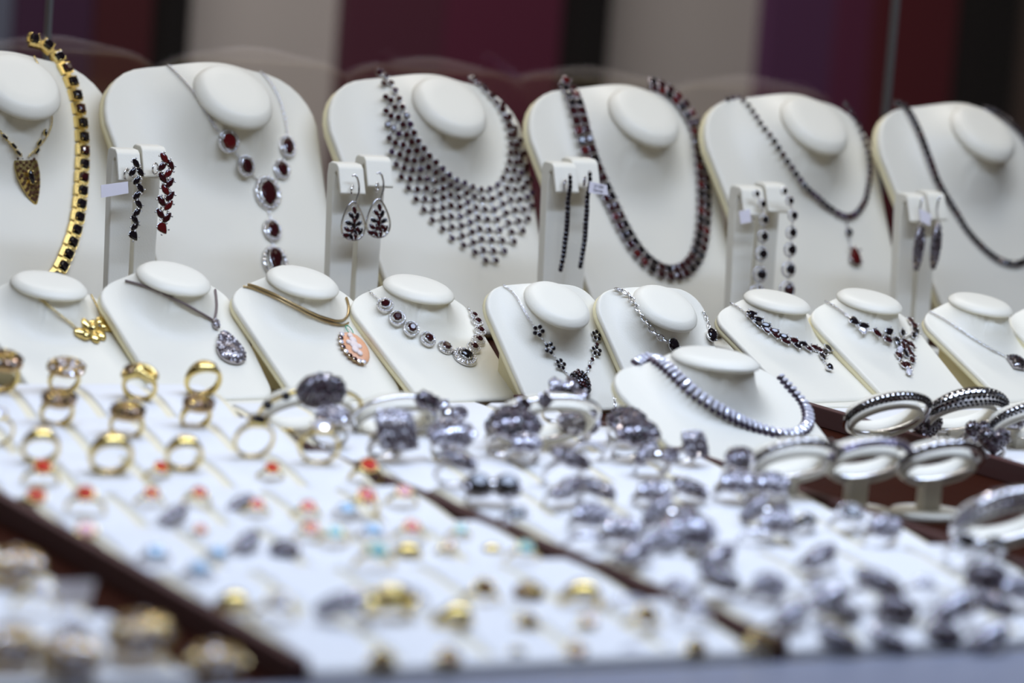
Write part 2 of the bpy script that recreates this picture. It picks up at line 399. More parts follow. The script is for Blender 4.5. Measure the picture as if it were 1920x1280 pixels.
def bust(kit, cx, Yt, zt, lean, label, base_z=0.0, group='cream necklace busts'):
    l = R(lean); es = Vector((0, math.sin(l), math.cos(l))); en = Vector((0, -math.cos(l), math.sin(l)))
    hy = kit['L']*math.sin(l)/2; RZ = Matrix.Rotation(R(YAW), 4, 'Z')
    origin = Vector((cx, Yt, base_z)) - RZ.to_3x3() @ Vector((0, hy, 0))
    t = thing('necklace_bust', label, 'necklace bust', T(origin) @ RZ, group)
    top = Vector((0, hy, zt-base_z))                  # in the thing's own frame
    M = frame(top, en, (1, 0, 0))
    f = link('front_panel', kit['front'], t, M); b = link('backing_board', kit['back'], t, M)
    d = link('neck_pad', kit['disc'], t, M @ kit['DM'])
    th = kit['th']*2+0.0006; s1 = -0.10*kit['L']-0.01; s2 = -0.90*kit['L']
    a = top+es*s1-en*th; c = top+es*s2-en*th; z0 = 0.0005
    c.z = max(c.z, z0+.001); h = kit['hb']*0.62
    yb = a.y+0.004
    prof = [(a.y, a.z), (c.y, c.z), (c.y+0.004, z0), (yb+0.004, z0), (yb+0.004, a.z)]
    V = [(-h, y, z) for y, z in prof]+[(h, y, z) for y, z in prof]; k = 5
    F = [tuple(range(k)), tuple(reversed(range(k, 2*k)))]+[(i, k+i, k+(i+1) % k, (i+1) % k) for i in range(k)]
    link('easel', MB().add((V, F)).mesh('easel', CREAM_SHADE, False), t)
    R3 = RZ.to_3x3()
    return dict(t=t, B=bvh([f, d]), F=bvh([f]), en=R3 @ en, es=R3 @ es, top=Vector((cx, Yt, zt)))
def cx_of(px, py, Y): return atY(px, py, Y).x
BK = {}
for i, (x, lab) in enumerate(((0.789, 'tall cream bust at the far left wearing two gold necklaces'),
                   (0.957, 'tall cream bust wearing the silver chain with oval garnet halos'),
                   (1.139, 'tall cream bust wearing the wide garnet mesh bib necklace'),
                   (1.314, 'tall cream bust wearing the thick two-row garnet collar'),
                   (1.478, 'tall cream bust wearing the garnet necklace with teardrop pendant'),
                   (1.650, 'tall cream bust at the far right wearing a plain garnet line'))):
    BK[i+1] = bust(BB, x, 2.24, 0.19, 30, lab)
R2 = {}
for k, (x, lab) in {1: (0.7095, 'low tilted cream bust at the left edge with gold leaf pendant'),
               2: (0.7930, 'low tilted cream bust with grey teardrop pendant on a dark cord'),
               3: (0.8840, 'low tilted cream bust with orange cameo on gold wires'),
               4: (0.9695, 'low tilted cream bust with round garnet halo necklace'),
               7: (1.2555, 'low tilted cream bust with marquise garnet line and small drop'),
               8: (1.3350, 'low tilted cream bust with garnet leaf cluster necklace'),
               9: (1.4345, 'low tilted cream bust with dark square pendant at right'),
               10: (1.5120, 'low tilted cream bust cut by the right edge, without jewellery')}.items():
    zt = {1: .0610, 2: .0690, 3: .0680, 4: .0635, 7: .0580, 8: .0600, 9: .0585, 10: .0575}[k]; x -= .002
    R2[k] = bust(B2, x, 1.903, zt, math.degrees(math.acos((zt-.0058)/.104)), lab, 0.0046, 'low cream necklace busts')
R2[5] = bust(B5, 1.0400, 1.848, 0.0785, 36, 'small upright cream bust wearing the garnet flower necklace', 0, 'low cream necklace busts')
R2[6] = bust(B5, 1.1240, 1.848, 0.0775, 36, 'small upright cream bust with thick silver chain, behind the front bust', 0, 'low cream necklace busts')
R2[0] = bust(BF, 1.0530, 1.675, 0.0510, 60, 'large low cream bust in front with the clear stone line necklace', 0, 'low cream necklace busts')

# ------------------------------------------------------------------ necklaces
def smooth_path(P, step=4.0):
    out = []
    for i in range(len(P)-1):
        p0 = P[max(0, i-1)]; p1 = P[i]; p2 = P[i+1]; p3 = P[min(len(P)-1, i+2)]
        k = max(2, int(math.dist(p1, p2)/step))
        for j in range(k):
            t = j/k
            out.append(tuple(0.5*((2*p1[c])+(-p0[c]+p2[c])*t+(2*p0[c]-5*p1[c]+4*p2[c]-p3[c])*t*t+(-p0[c]+3*p1[c]-3*p2[c]+p3[c])*t**3) for c in (0, 1)))
    out.append(tuple(P[-1])); return out
def hit(bd, px, py, off, strict=False):
    d = ray(px, py); h = bd['F'].ray_cast(CAM, d)
    if h[0] is not None:
        n = h[1] if h[1].dot(d) < 0 else -h[1]
        # blend normal to the panel's so stones stay legible
        return h[0]+n*off, (n*0.6+bd['en']*0.4).normalized()
    if strict: return None
    # off the edge (jewellery runs over the top): plane of the panel
    k = (bd['top']-CAM).dot(bd['en'])/d.dot(bd['en']); p = CAM+d*k
    return p+bd['en']*off*0.5, bd['en']
def walk(bd, P, off):
    pts = [hit(bd, x, y, off) for x, y in smooth_path(P)]
    return pts
def resample(pts, pitch=None, n=None):
    L = [0]
    for i in range(1, len(pts)): L.append(L[-1]+(pts[i][0]-pts[i-1][0]).length)
    if n is None: n = max(2, int(L[-1]/pitch)+1)
    out = []
    for k in range(n):
        t = L[-1]*k/(n-1); i = 1
        while i < len(L)-1 and L[i] < t: i += 1
        u = (t-L[i-1])/max(1e-9, L[i]-L[i-1]); p = pts[i-1][0].lerp(pts[i][0], u); nn = pts[i-1][1].lerp(pts[i][1], u).normalized()
        tg = (pts[min(i+1, len(pts)-1)][0]-pts[max(i-2, 0)][0]).normalized()
        out.append((p, nn, tg))
    return out
class Neck:
    """one piece of jewellery: an Empty, a metal mesh collected in self.m, stones as parts"""
    def __init__(s, name, label, cat, at, metal, part='chain', group=None):
        s.t = thing(name, label, cat, T(at), group); s.o = Vector(at); s.m = MB(); s.metal = metal; s.part = part; s.n = 0
    def chain(s, bd, P, size=0.0026, off=0.0012, strict=True):
        pts = [(h[0], h[1]) for h in (hit(bd, x, y, off, strict) for x, y in smooth_path(P)) if h is not None]
        if len(pts) < 2: return
        for i, (p, n, t) in enumerate(resample(pts, size*0.72)):
            b = n.cross(t)
            s.m.add(LINK, frame(p-s.o, n if i % 2 else (n*0.5+b).normalized(), t) @ S(size))
    def tube(s, bd, P, r, off=0.001, closed=False, nv=6):
        pts = resample([h for h in (hit(bd, x, y, off, True) for x, y in smooth_path(P)) if h is not None], 0.002); s.sweep([(p, n) for p, n, t in pts], r, nv)
    def sweep(s, pn, r, nv=6):
        V = []; F = []
        for i, (p, n) in enumerate(pn):
            t = (pn[min(i+1, len(pn)-1)][0]-pn[max(i-1, 0)][0]).normalized(); M = frame(p-s.o, t, n)
            for j in range(nv): V.append(tuple(M @ Vector((r*math.cos(2*PI*j/nv), r*math.sin(2*PI*j/nv), 0))))
        for i in range(len(pn)-1):
            for j in range(nv): F.append((i*nv+j, i*nv+(j+1) % nv, (i+1)*nv+(j+1) % nv, (i+1)*nv+j))
        s.m.add((V, F))
    def stone(s, M, kind, sx, sy, m, name='garnet', cup=True, prongs=True, h=None, parent=None):
        """M world frame on the surface, x along length"""
        hz = h if h is not None else min(sx, sy)
        M2 = T(-s.o) @ M
        o = link(name, gemmesh(kind, m), s.t, M2 @ T(0, 0, hz*0.22) @ S(sx, sy, hz))
        if cup:
            O = outline(kind); n = len(O)
            V = [(q[0]*sx*k, q[1]*sy*k, z) for k, z in ((.72, -hz*.12), (1.06, hz*.16), (1.06, hz*.26), (.96, hz*.26)) for q in O]
            F = [(a*n+i, a*n+(i+1) % n, (a+1)*n+(i+1) % n, (a+1)*n+i) for a in range(3) for i in range(n)]
            s.m.add((V, F), M2)
        if prongs:
            for a in (PI/4, 3*PI/4, 5*PI/4, 7*PI/4):
                k = 0.60 if kind == 'square' else 0.5
                s.m.add(ball(1, 5, 4), M2 @ T(k*sx*math.cos(a), k*sy*math.sin(a)*(0.75 if kind == 'marquise' else 1), hz*.30) @ S(min(sx, sy)*.10))
        s.n += 1
        return o
    def halo(s, M, sx, sy, z=0.0008):
        link('halo', HALO, s.t, T(-s.o) @ M @ T(0, 0, z) @ S(sx, sy, min(sx, sy)))
    def done(s, smooth=True):
        if s.m.v: link(s.part, s.m.mesh(s.part, s.metal, smooth), s.t)
        return s.t
def pxm(p): return (p-CAM).dot(FW)/FPX               # metres per pixel at a point
def spot(bd, px, py, off=0.001, ang=None):
    """frame on the bust at a pixel; ang = direction of the stone's long axis in the picture, degrees clockwise from right"""
    p, n = hit(bd, px, py, off)
    a = R(ang if ang is not None else 0); p2, _ = hit(bd, px+6*math.cos(a), py+6*math.sin(a), off)
    return frame(p, n, p2-p)

# back bust 1 -------------------------------------------------
b = BK[1]; p = hit(b, 50, 325, 0)[0]
N = Neck('pendant_necklace', 'thin gold chain with marquise pendant of dark stones', 'necklace', p, GOLD)
N.chain(b, [(52, 88), (72, 128), (88, 175), (95, 225), (84, 258), (66, 278), (52, 292)], 0.0020)
N.chain(b, [(-12, 228), (0, 245), (18, 268), (38, 290)], 0.0024)
for x, y, a in ((80, 248, 110), (70, 266, 125), (66, 282, 130), (8, 255, 45), (24, 272, 50), (32, 285, 50)):
    N.stone(spot(b, x, y, 0.0015, a), 'marquise', .0055, .0045, BLACK, 'dark_stone')
M = spot(b, 50, 328, 0.0018, 82)
V, F = lathe([(0.01, 0), (.46, 0), (.5, .05), (.46, .08), (.3, .10), (0.01, .11)], 20)
V = [(x, y*0.40*(1-0.7*x-.9*x*x), z) for x, y, z in V]
N.m.add((V, F), T(-N.o) @ M @ S(.046, .050, .014))
pm = MB()
for ring_, cnt in ((0.40, 22), (0.30, 16), (0.20, 10), (0.11, 6)):
    for i in range(cnt):
        a = 2*PI*i/cnt+ring_*9; x = ring_*math.cos(a); y = ring_*math.sin(a)*0.40*(1-.7*x-.9*x*x)
        pm.add(SMALLGEM, M @ T(x*.046, y*.050, .0014) @ S(.0030))
N.stone(M @ T(0.002, 0, .0018), 'marquise', .011, .008, BLACK, 'dark_stone')
link('pave_stones', pm.mesh('pave_stones', BPAVE, False), N.t, T(-N.o)); N.done()
N = Neck('link_necklace', 'broad yellow gold link necklace set with square dark stones', 'necklace', hit(b, 152, 300, 0)[0], GOLD, 'gold_links')
pts = resample(walk(b, [(62, 78), (80, 84), (102, 103), (118, 130), (134, 170), (146, 225), (151, 290), (149, 350), (143, 405), (132, 450), (112, 500), (100, 520)], 0.002), n=20)
for p, n, t in pts:
    M = frame(p, n, t); N.m.add(box(-.0044, -.0054, -.0012, .0044, .0054, .0018), T(-N.o) @ M)
    N.m.add(box(-.0056, -.0020, -.001, .0056, .0020, .0010), T(-N.o) @ M)
    N.stone(M @ T(0, .0014, .0012), 'square', .0068, .0068, random.choice((BLACK, BLACK, GARNET)), 'dark_stone', cup=False)
for q in ((66, 78), (80, 86), (95, 96)):
    pass
N.done(False)
# back bust 2
b = BK[2]
N = Neck('garnet_necklace', 'silver chain necklace with oval garnets in halos and a lower drop', 'necklace', hit(b, 499, 362, 0)[0], SILVER)
N.chain(b, [(298, 110), (322, 130), (345, 152), (366, 176), (384, 204), (398, 228), (408, 243)], 0.0030)
N.chain(b, [(474, 126), (492, 140), (508, 160), (520, 182), (528, 205), (534, 228), (537, 256)], 0.0030)
for x, y, w_, h_, a in ((427, 263, 15, 20, 75), (458, 309, 13, 19, 70), (535, 276, 14, 20, 85), (525, 319, 13, 17, 80), (499, 363, 20, 30, 85), (508, 433, 14, 20, 88), (513, 492, 19, 28, 88)):
    M = spot(b, x, y, 0.0018, a); q = pxm(M.translation); sx = 2*h_*q*0.80; sy = 2*w_*q*0.92
    N.stone(M @ T(0, 0, .0006), 'pear' if y == 492 else 'round', sx*1.05 if y != 492 else sx*1.2, sy, random.choice((GARNET, GARNET_RED)) if h_ < 25 else GARNET, 'garnet', h=0.0055)
    N.halo(M, sx*1.28, sy*1.38, .0010)
for P in ([(436, 282), (448, 294)], [(470, 328), (484, 340)], [(531, 296), (528, 303)], [(519, 336), (510, 342)], [(501, 393), (506, 412)], [(509, 453), (512, 468)]):
    N.chain(b, P, 0.0026)
N.done()
# back bust 3: the mesh bib
b = BK[3]
inner = [(709, 137), (723, 147), (732, 160), (740, 172), (748, 188), (756, 204), (765, 223), (773, 243), (783, 263), (796, 282), (811, 300), (828, 317), (845, 332), (864, 343), (882, 352), (900, 357), (916, 356), (929, 349), (938, 338), (945, 324), (950, 309), (952, 293), (953, 273), (950, 253), (946, 234), (939, 216), (930, 199), (917, 184), (903, 169), (890, 157), (880, 148)]
outer = [(706, 140), (714, 152), (719, 165), (722, 180), (722, 197), (724, 218), (726, 240), (728, 262), (732, 288), (742, 318), (752, 342), (768, 367), (786, 392), (803, 413), (824, 430), (846, 452), (872, 468), (896, 483), (917, 499), (932, 482), (950, 466), (966, 448), (981, 428), (988, 404), (994, 380), (990, 336), (983, 314), (978, 294), (972, 272), (967, 253), (958, 236), (950, 218), (938, 200), (922, 184), (908, 168), (894, 156), (884, 147)]
N = Neck('bib_necklace', 'silver mesh bib necklace covered in small round garnets, ending in a point', 'necklace', hit(b, 880, 400, 0)[0], SILVER, 'silver_mesh')
inn = smooth_path(inner, 2); out_ = smooth_path(outer, 2)
def at_len(P, f):
    L = [0]
    for i in range(1, len(P)): L.append(L[-1]+math.dist(P[i], P[i-1]))
    t = f*L[-1]; i = 1
    while i < len(L)-1 and L[i] < t: i += 1
    u = (t-L[i-1])/max(1e-9, L[i]-L[i-1]); return (P[i-1][0]+(P[i][0]-P[i-1][0])*u, P[i-1][1]+(P[i][1]-P[i-1][1])*u)
grid = []; NR = 35
for i in range(NR):
    f = i/(NR-1); a = at_len(inn, f); c = at_len(out_, f); d = math.dist(a, c); n = max(2, min(8, int(round(d/19.5))+1))
    row = []
    for j in range(n):
        u = j/(n-1); bow = 0
        row.append((a[0]+(c[0]-a[0])*u, a[1]+(c[1]-a[1])*u))
    grid.append(row)
allp = [p for r_ in grid for p in r_]
small = MB(); spots = []
for i, r_ in enumerate(grid):
    for j, q in enumerate(r_): spots.append((i, j, q))
for k, (i, j, q) in enumerate(spots):
    M = spot(b, q[0], q[1], 0.0014, 20); M3 = M @ T(0, 0, .0008)
    g = random.choice((GARNET, GARNET, GARNET, PURP))
    if j % 2 == 0 and N.n < 100: N.stone(M3, 'round', .0050, .0050, g, 'garnet')
    else:
        O = T(-N.o) @ M3
        small.add(GEM['round'], M3 @ T(0, 0, .0018) @ S(.0050))
        N.m.add(lathe([(.0016, 0), (.0023, .0008), (.0022, .0011)], 8, False), O)
        for a in (PI/4, 3*PI/4, 5*PI/4, 7*PI/4): N.m.add(ball(.0005, 5, 4), O @ T(.0020*math.cos(a), .0020*math.sin(a), .0014))
so = link('garnets', small.mesh('garnets', GARNET, False), N.t, T(-N.o)); so['kind'] = 'stuff'
def rod(a, c):
    pa, na = hit(b, *a, 0.0012); pc, nc = hit(b, *c, 0.0012); d = (pc-pa).length
    if d < 0.014:
        k = max(2, int(d/0.0019))
        for i in range(k):
            p = pa.lerp(pc, (i+.5)/k); N.m.add(LINK, frame(p-N.o, na if i % 2 else na.cross(pc-pa).normalized()+na*.5, pc-pa) @ S(d/k*1.25))
for i, r_ in enumerate(grid):
    for j in range(len(r_)-1): rod(r_[j], r_[j+1])
    if i < NR-1:
        n = len(grid[i+1])
        for j, q in enumerate(r_):
            k = min(range(n), key=lambda z: math.dist(q, grid[i+1][z])); rod(q, grid[i+1][k])
N.done()
# back bust 4: collar
b = BK[4]
N = Neck('collar_necklace', 'thick garnet collar of two stone rows set in silver claws', 'necklace', hit(b, 1240, 500, 0)[0], PSILVER, 'silver_links')
pts = resample(walk(b, [(1054, 158), (1066, 172), (1080, 205), (1092, 250), (1104, 292), (1118, 330), (1136, 370), (1152, 405), (1170, 440), (1192, 474), (1218, 500), (1247, 514), (1276, 510), (1298, 488), (1310, 454), (1315, 408), (1315, 355), (1311, 306), (1304, 258), (1290, 222), (1268, 190), (1243, 170), (1222, 162)], 0.002), n=50)
for i, (p, n, t) in enumerate(pts):
    M = frame(p, n, t); gap = .0034
    for sgn in (-1, 1):
        N.stone(M @ T(0, sgn*gap, .001), 'square', .0066, .0064, random.choice((GARNET, GARNET, BLACK, GARNET, BLACK, BLACK, GARNET, GARNET_RED)), 'garnet', h=.005)
    N.m.add(box(.0026, -.0070, -.001, .0036, .0070, .0016), T(-N.o) @ M)
    for y in (-.0068, 0, .0068): N.m.add(ball(.0008, 6, 4), T(-N.o) @ M @ T(.0033, y, .0028))
N.done()
# back bust 5: graduated line with teardrop
b = BK[5]
N = Neck('garnet_necklace', 'graduated dark garnet necklace with round stone and teardrop pendant', 'necklace', hit(b, 1586, 409, 0)[0], PSILVER, 'setting')
pts = resample(walk(b, [(1362, 187), (1378, 184), (1392, 190), (1410, 210), (1429, 237), (1449, 261), (1466, 288), (1480, 309), (1492, 327), (1504, 345), (1517, 359), (1533, 374), (1550, 390), (1567, 402), (1586, 409), (1601, 403), (1611, 391), (1619, 377), (1623, 360), (1626, 340), (1628, 317), (1626, 294), (1620, 272), (1612, 250), (1604, 232), (1594, 212), (1584, 198)], 0.0016), n=46)
for i, (p, n, t) in enumerate(pts):
    s_ = .0044+.0020*max(0, 1-abs(i-26)/18)
    N.stone(frame(p, n, t), 'round', s_, s_, random.choice((BLACK, BLACK, GARNET, PURP)), 'garnet')
N.chain(b, [(1586, 416), (1587, 430)], .0024); N.chain(b, [(1588, 444), (1592, 458)], .0024)
N.stone(spot(b, 1588, 437, .0016, 90), 'round', .0068, .0068, BLACK, 'garnet')
M = spot(b, 1598, 482, .002, -97); N.stone(M, 'pear', .0165, .0150, GARNET_RED, 'garnet', h=.008)
N.done()
# back bust 6
b = BK[6]
N = Neck('garnet_necklace', 'plain line necklace of dark garnets on the far right bust', 'necklace', hit(b, 1860, 481, 0)[0], PSILVER, 'setting')
pts = resample(walk(b, [(1680, 196), (1692, 200), (1705, 216), (1719, 242), (1730, 268), (1741, 298), (1754, 335), (1770, 367), (1789, 398), (1808, 430), (1832, 458), (1859, 482), (1886, 495), (1912, 494), (1940, 470)], 0.0016), n=40)
for i, (p, n, t) in enumerate(pts):
    N.stone(frame(p, n, t), 'square', .0052, .0058, random.choice((BLACK, BLACK, GARNET)), 'garnet')
pts = resample(walk(b, [(1846, 208), (1860, 212), (1876, 220), (1898, 238), (1918, 262), (1936, 300)], 0.0016), n=14)
for i, (p, n, t) in enumerate(pts): N.stone(frame(p, n, t), 'square', .0052, .0056, BLACK, 'garnet')
N.done()

# ---- second row
b = R2[1]; N = Neck('pendant_necklace', 'fine gold chain with small gold leaf cluster pendant', 'necklace', hit(b, 170, 620, 0)[0], GOLD)
N.chain(b, [(20, 522), (60, 548), (100, 580), (140, 614)], .0019); N.chain(b, [(170, 556), (183, 582), (190, 604)], .0019)
for i, (x, y, a) in enumerate(((150, 625, 200), (160, 612, 250), (175, 632, 70), (172, 612, 300), (188, 604, 330), (198, 616, 10), (186, 628, 60), (160, 628, 150))):
    M = T(-N.o) @ spot(b, x, y, .0015, a); N.m.add(ball(1, 10, 6), M @ S(.0062, .0038, .0020))
for x, y in ((165, 620), (182, 617), (195, 606)): N.stone(spot(b, x, y, .0025, 0), 'round', .003, .003, BLACK, 'dark_stone')
N.done()
b = R2[2]; N = Neck('pendant_necklace', 'dark cord necklace with grey pave teardrop pendant', 'necklace', hit(b, 425, 650, 0)[0], CORD, 'cord')
N.tube(b, [(236, 528), (268, 536), (300, 548), (350, 572), (396, 600)], .0008); N.tube(b, [(402, 545), (404, 575), (400, 600)], .0008); N.done()
GPAVE = mat('golden_pave', (.42, .30, .12), .15, .8)
MIXES = {GPAVE: (CLEAR, BPAVE), PAVE: (CLEAR, DPAVE), DPAVE: (PAVE, BLACK), BPAVE: (GOLD, BLACK), BLACK: (BLACK, GARNET)}
def pave_blob(name, parent, M, sx, sy, sz, cnt, stone=.0021, m1=PSILVER, m2=PAVE, shape=None):
    """domed metal body set with many little stones"""
    body = MB(); st = MB()
    V, F = lathe([(0.01, -.12), (.46, -.10), (.5, .05), (.46, .28), (.36, .50), (.2, .64), (0.01, .70)], 22)
    f = shape or (lambda x, y: (x, y))
    V = [(f(x, y)[0]*sx, f(x, y)[1]*sy, z*sz) for x, y, z in V]; body.add((V, F))
    for i in range(cnt):
        r = 0.49*math.sqrt((i+.5)/cnt); a = i*2.39996; x = r*math.cos(a); y = r*math.sin(a)
        z = .70*math.sqrt(max(0, 1-(r/.52)**2)); X, Y = f(x, y)
        n = Vector((x/.27*sz/sx*.5, y/.27*sz/sy*.5, .7)).normalized()
        st.add(SMALLGEM, frame((X*sx, Y*sy, z*sz), n, (1, .2, 0)) @ S(stone))
        X2, Y2 = f(*[c*1.0 for c in (r*math.cos(a+.14), r*math.sin(a+.14))])
        body.add(OCTA, T(X2*sx, Y2*sy, z*sz+stone*.12) @ S(stone*.24))
    ob = link(name, body.mesh(name, m1), parent, M); me = st.mesh('pave_stones', m2, False)
    if m2 in MIXES:                                   # single stones differ in depth of colour
        for x_ in MIXES[m2]: me.materials.append(x_)
        nf = len(SMALLGEM[1]); pick = []
        for i in range(cnt): pick += [random.choice((0, 0, 1, 2))]*nf
        me.polygons.foreach_set('material_index', pick)
    link('pave_stones', me, ob)
    return ob
def tear(x, y): return (x, y*(1-0.9*x)*.8)
pave_blob('pendant', N.t, T(-N.o) @ spot(b, 428, 655, .001, -112), .0290, .0235, .007, 130, .0019, shape=tear)
pave_blob('pendant_bail', N.t, T(-N.o) @ spot(b, 402, 609, .001, -100), .008, .006, .004, 16, .0014)
b = R2[3]; N = Neck('cameo_necklace', 'double gold wire necklace with orange oval cameo pendant', 'necklace', hit(b, 668, 655, 0)[0], mat('antique_gold', (.48, .36, .19), .3, 1), 'gold_wires')
N.tube(b, [(440, 534), (470, 536), (510, 550), (560, 574), (605, 595), (636, 602), (650, 592), (652, 575), (648, 560)], .0009, .0010)
N.tube(b, [(438, 536), (470, 541), (510, 556), (560, 580), (605, 601), (640, 610), (652, 606)], .0007, .0008)
M = T(-N.o) @ spot(b, 664, 655, .0015, 65)
link('shell_disc', MB().add(ball(1, 20, 10), M @ S(.0145, .0098, .0028)).mesh('shell', SHELL), N.t)
rl = MB()
for x, y, s_ in ((0, 0, 3.6), (-4, .6, 2.8), (-7.5, 0, 2.2), (3.8, -.8, 2.8), (6.5, 1, 2.2), (1, 2.8, 2), (-2, -3, 1.9)):
    rl.add(ball(1, 9, 6), M @ T(x*.00115, (y-1.5)*.00115, .0027) @ S(s_*.00115, s_*.001, .0012))
link('cameo_relief', rl.mesh('relief', RELIEF), N.t)
for i in range(9):
    a = -PI*.78+PI*.80*i/8
    N.stone(spot(b, 664, 655, .0018, 65) @ T(.0140*math.cos(a), .0100*math.sin(a), 0), 'round', .0038, .0038, random.choice((DPAVE, GARNET, CLEAR)), 'ruby')
N.done()
th_ = MB(); n2 = Neck('x', 'tmp', 'x', N.o, GREEN) if False else None
M = T(-N.o) @ spot(b, 652, 622, .002, 60); th_.add(torus(.004, .0004, 14, 4, .0022), M); link('green_thread', th_.mesh('thread', GREEN), N.t)
b = R2[4]; N = Neck('garnet_necklace', 'silver necklace of round garnet halos with a square centre stone', 'necklace', hit(b, 800, 637, 0)[0], SILVER)
N.chain(b, [(680, 541), (694, 549), (710, 562)], .0024); N.chain(b, [(860, 562), (872, 574), (884, 592)], .0032)
for x, y, k in ((723, 574, 1), (745, 597, 1), (770, 617, 1), (800, 637, 1), (833, 654, 1), (886, 655, .9), (895, 641, .85), (898, 624, .8), (893, 607, .75), (887, 595, .6)):
    M = spot(b, x, y, .0014, 15); N.stone(M @ T(0, 0, .0008), 'round', .0064*k, .0064*k, GARNET, 'garnet'); N.halo(M, .0100*k, .0100*k)
M = spot(b, 870, 672, .0014, 5); N.stone(M @ T(0, 0, .001) @ Matrix.Rotation(PI/4, 4, 'Z'), 'square', .0080, .0080, BLACK, 'garnet'); N.halo(M, .0150, .0150); N.halo(M, .0122, .0122, .0012)
N.done()
b = R2[5]; N = Neck('flower_necklace', 'silver necklace with small black garnet flowers and rounded flower pendant', 'necklace', hit(b, 1062, 701, 0)[0], SILVER)
N.chain(b, [(944, 537), (962, 550), (976, 570), (988, 590), (1000, 610)], .0020)
N.chain(b, [(1012, 628), (1024, 646)], .0022); N.chain(b, [(1032, 660), (1044, 678)], .0022); N.chain(b, [(1052, 692), (1066, 706)], .0024)
for cx_, cy_ in ((1009, 620), (1028, 652), (1048, 685), (1115, 631), (1115, 660)):
    for k in range(5):
        a = 2*PI*k/5; N.stone(spot(b, cx_, cy_, .0012, 0) @ T(.0028*math.cos(a), .0028*math.sin(a), .0004), 'round', .0030, .0030, BLACK, 'garnet', prongs=False)
    N.m.add(ball(.0010, 6, 4), T(-N.o) @ spot(b, cx_, cy_, .0024, 0))
N.chain(b, [(1117, 640), (1116, 656), (1113, 668), (1105, 682), (1100, 696), (1093, 704)], .0030)
for x, y in ((1107, 676), (1102, 690), (1116, 648)): N.stone(spot(b, x, y, .0015, 0), 'round', .003, .003, random.choice((CLEAR, GARNET)), 'stone')
N.done()
pave_blob('flower_pendant', N.t, T(-N.o) @ spot(b, 1083, 722, .001, 80), .0200, .0155, .0085, 46, .0031, PSILVER, BLACK)
b = R2[6]; N = Neck('chain_necklace', 'thick silver chain with black oval stones on the second upright bust', 'necklace', hit(b, 1215, 605, 0)[0], SILVER)
N.chain(b, [(1158, 548), (1176, 556), (1192, 574), (1212, 602), (1230, 625), (1246, 636)], .0058, .0026)
N.chain(b, [(1318, 588), (1324, 600), (1327, 612)], .0036)
for x, y, k, a in ((1258, 645, 1.0, 70), (1260, 664, .6, 0), (1270, 658, .45, 0), (1330, 632, 1.0, 85)):
    N.stone(spot(b, x, y, .0016, a), 'round', .0105*k, .0080*k, BLACK, 'black_stone')
N.done()
N = Neck('loose_chain', 'short loose end of silver chain dangling left of the front bust', 'chain', hit(b, 1153, 740, 0)[0], SILVER)
N.chain(b, [(1155, 712), (1150, 740), (1153, 770)], .0030, .002, False); N.done()
b = R2[7]; N = Neck('garnet_necklace', 'line of paired marquise garnets with a small teardrop', 'necklace', hit(b, 1475, 640, 0)[0], SILVER)
N.chain(b, [(1346, 568), (1364, 569), (1384, 577), (1404, 592)], .0026)
for i, (x, y) in enumerate(((1410, 590), (1411, 598), (1422, 601), (1423, 610), (1435, 611), (1437, 620), (1450, 622), (1452, 629), (1466, 632), (1470, 640), (1485, 639), (1491, 649), (1502, 647), (1511, 654), (1524, 654), (1536, 661), (1537, 607), (1545, 614), (1551, 623), (1556, 632), (1560, 641), (1563, 649), (1555, 650), (1551, 657), (1545, 664))):
    a = (10 if i % 2 == 0 else 45) if i < 16 else (60 if i % 2 else 100)
    N.stone(spot(b, x, y, .0014, a), 'marquise', .0084, .0084, random.choice((BLACK, GARNET, BLACK)), 'garnet', h=.0040)
N.chain(b, [(1400, 592), (1425, 608), (1455, 630), (1490, 646), (1525, 659), (1544, 660), (1558, 640), (1550, 622)], .0020)
N.stone(spot(b, 1540, 672, .0014, 60), 'marquise', .0084, .0084, BLACK, 'garnet', h=.0036); N.chain(b, [(1542, 680), (1550, 688)], .0018)
N.stone(spot(b, 1552, 693, .0014, -105), 'pear', .0068, .0068, BLACK, 'garnet'); N.done()
b = R2[8]; N = Neck('garnet_necklace', 'silver chain with a hanging cluster of garnet leaves', 'necklace', hit(b, 1690, 640, 0)[0], SILVER)
N.chain(b, [(1534, 564), (1550, 568), (1566, 576), (1582, 587), (1600, 602)], .0030)
N.tube(b, [(1602, 604), (1622, 618), (1645, 624), (1665, 632), (1685, 636), (1700, 632), (1712, 622), (1710, 606)], .0006, .0010)
for i, (x, y, a) in enumerate(((1602, 604, 40), (1618, 611, 10), (1615, 619, 60), (1642, 625, 50), (1664, 622, -30), (1661, 637, 40), (1688, 625, -60), (1679, 642, 80), (1696, 645, 30), (1706, 650, 50), (1684, 657, 100), (1695, 666, 60), (1684, 671, 70), (1706, 667, 50), (1708, 679, 100), (1691, 687, 60), (1700, 689, 50), (1702, 701, 90), (1706, 606, 60), (1713, 615, 100), (1715, 625, 70), (1710, 632, 110), (1690, 650, 90), (1700, 658, 70))):
    N.stone(spot(b, x, y, .0014, a), 'marquise' if i % 4 else 'pear', .0086, .0088 if i % 4 else .0076, CLEAR if i in (2, 17, 10) else random.choice((GARNET, BLACK, GARNET)), 'garnet', h=.0038)
N.done()
b = R2[9]; N = Neck('pendant_necklace', 'long silver chain with a dark square pendant at the right edge', 'necklace', hit(b, 1800, 620, 0)[0], SILVER)
N.chain(b, [(1708, 576), (1740, 585), (1774, 602), (1810, 625), (1845, 648), (1880, 668)], .0024); N.chain(b, [(1900, 598), (1910, 618), (1918, 645)], .0024); N.done()
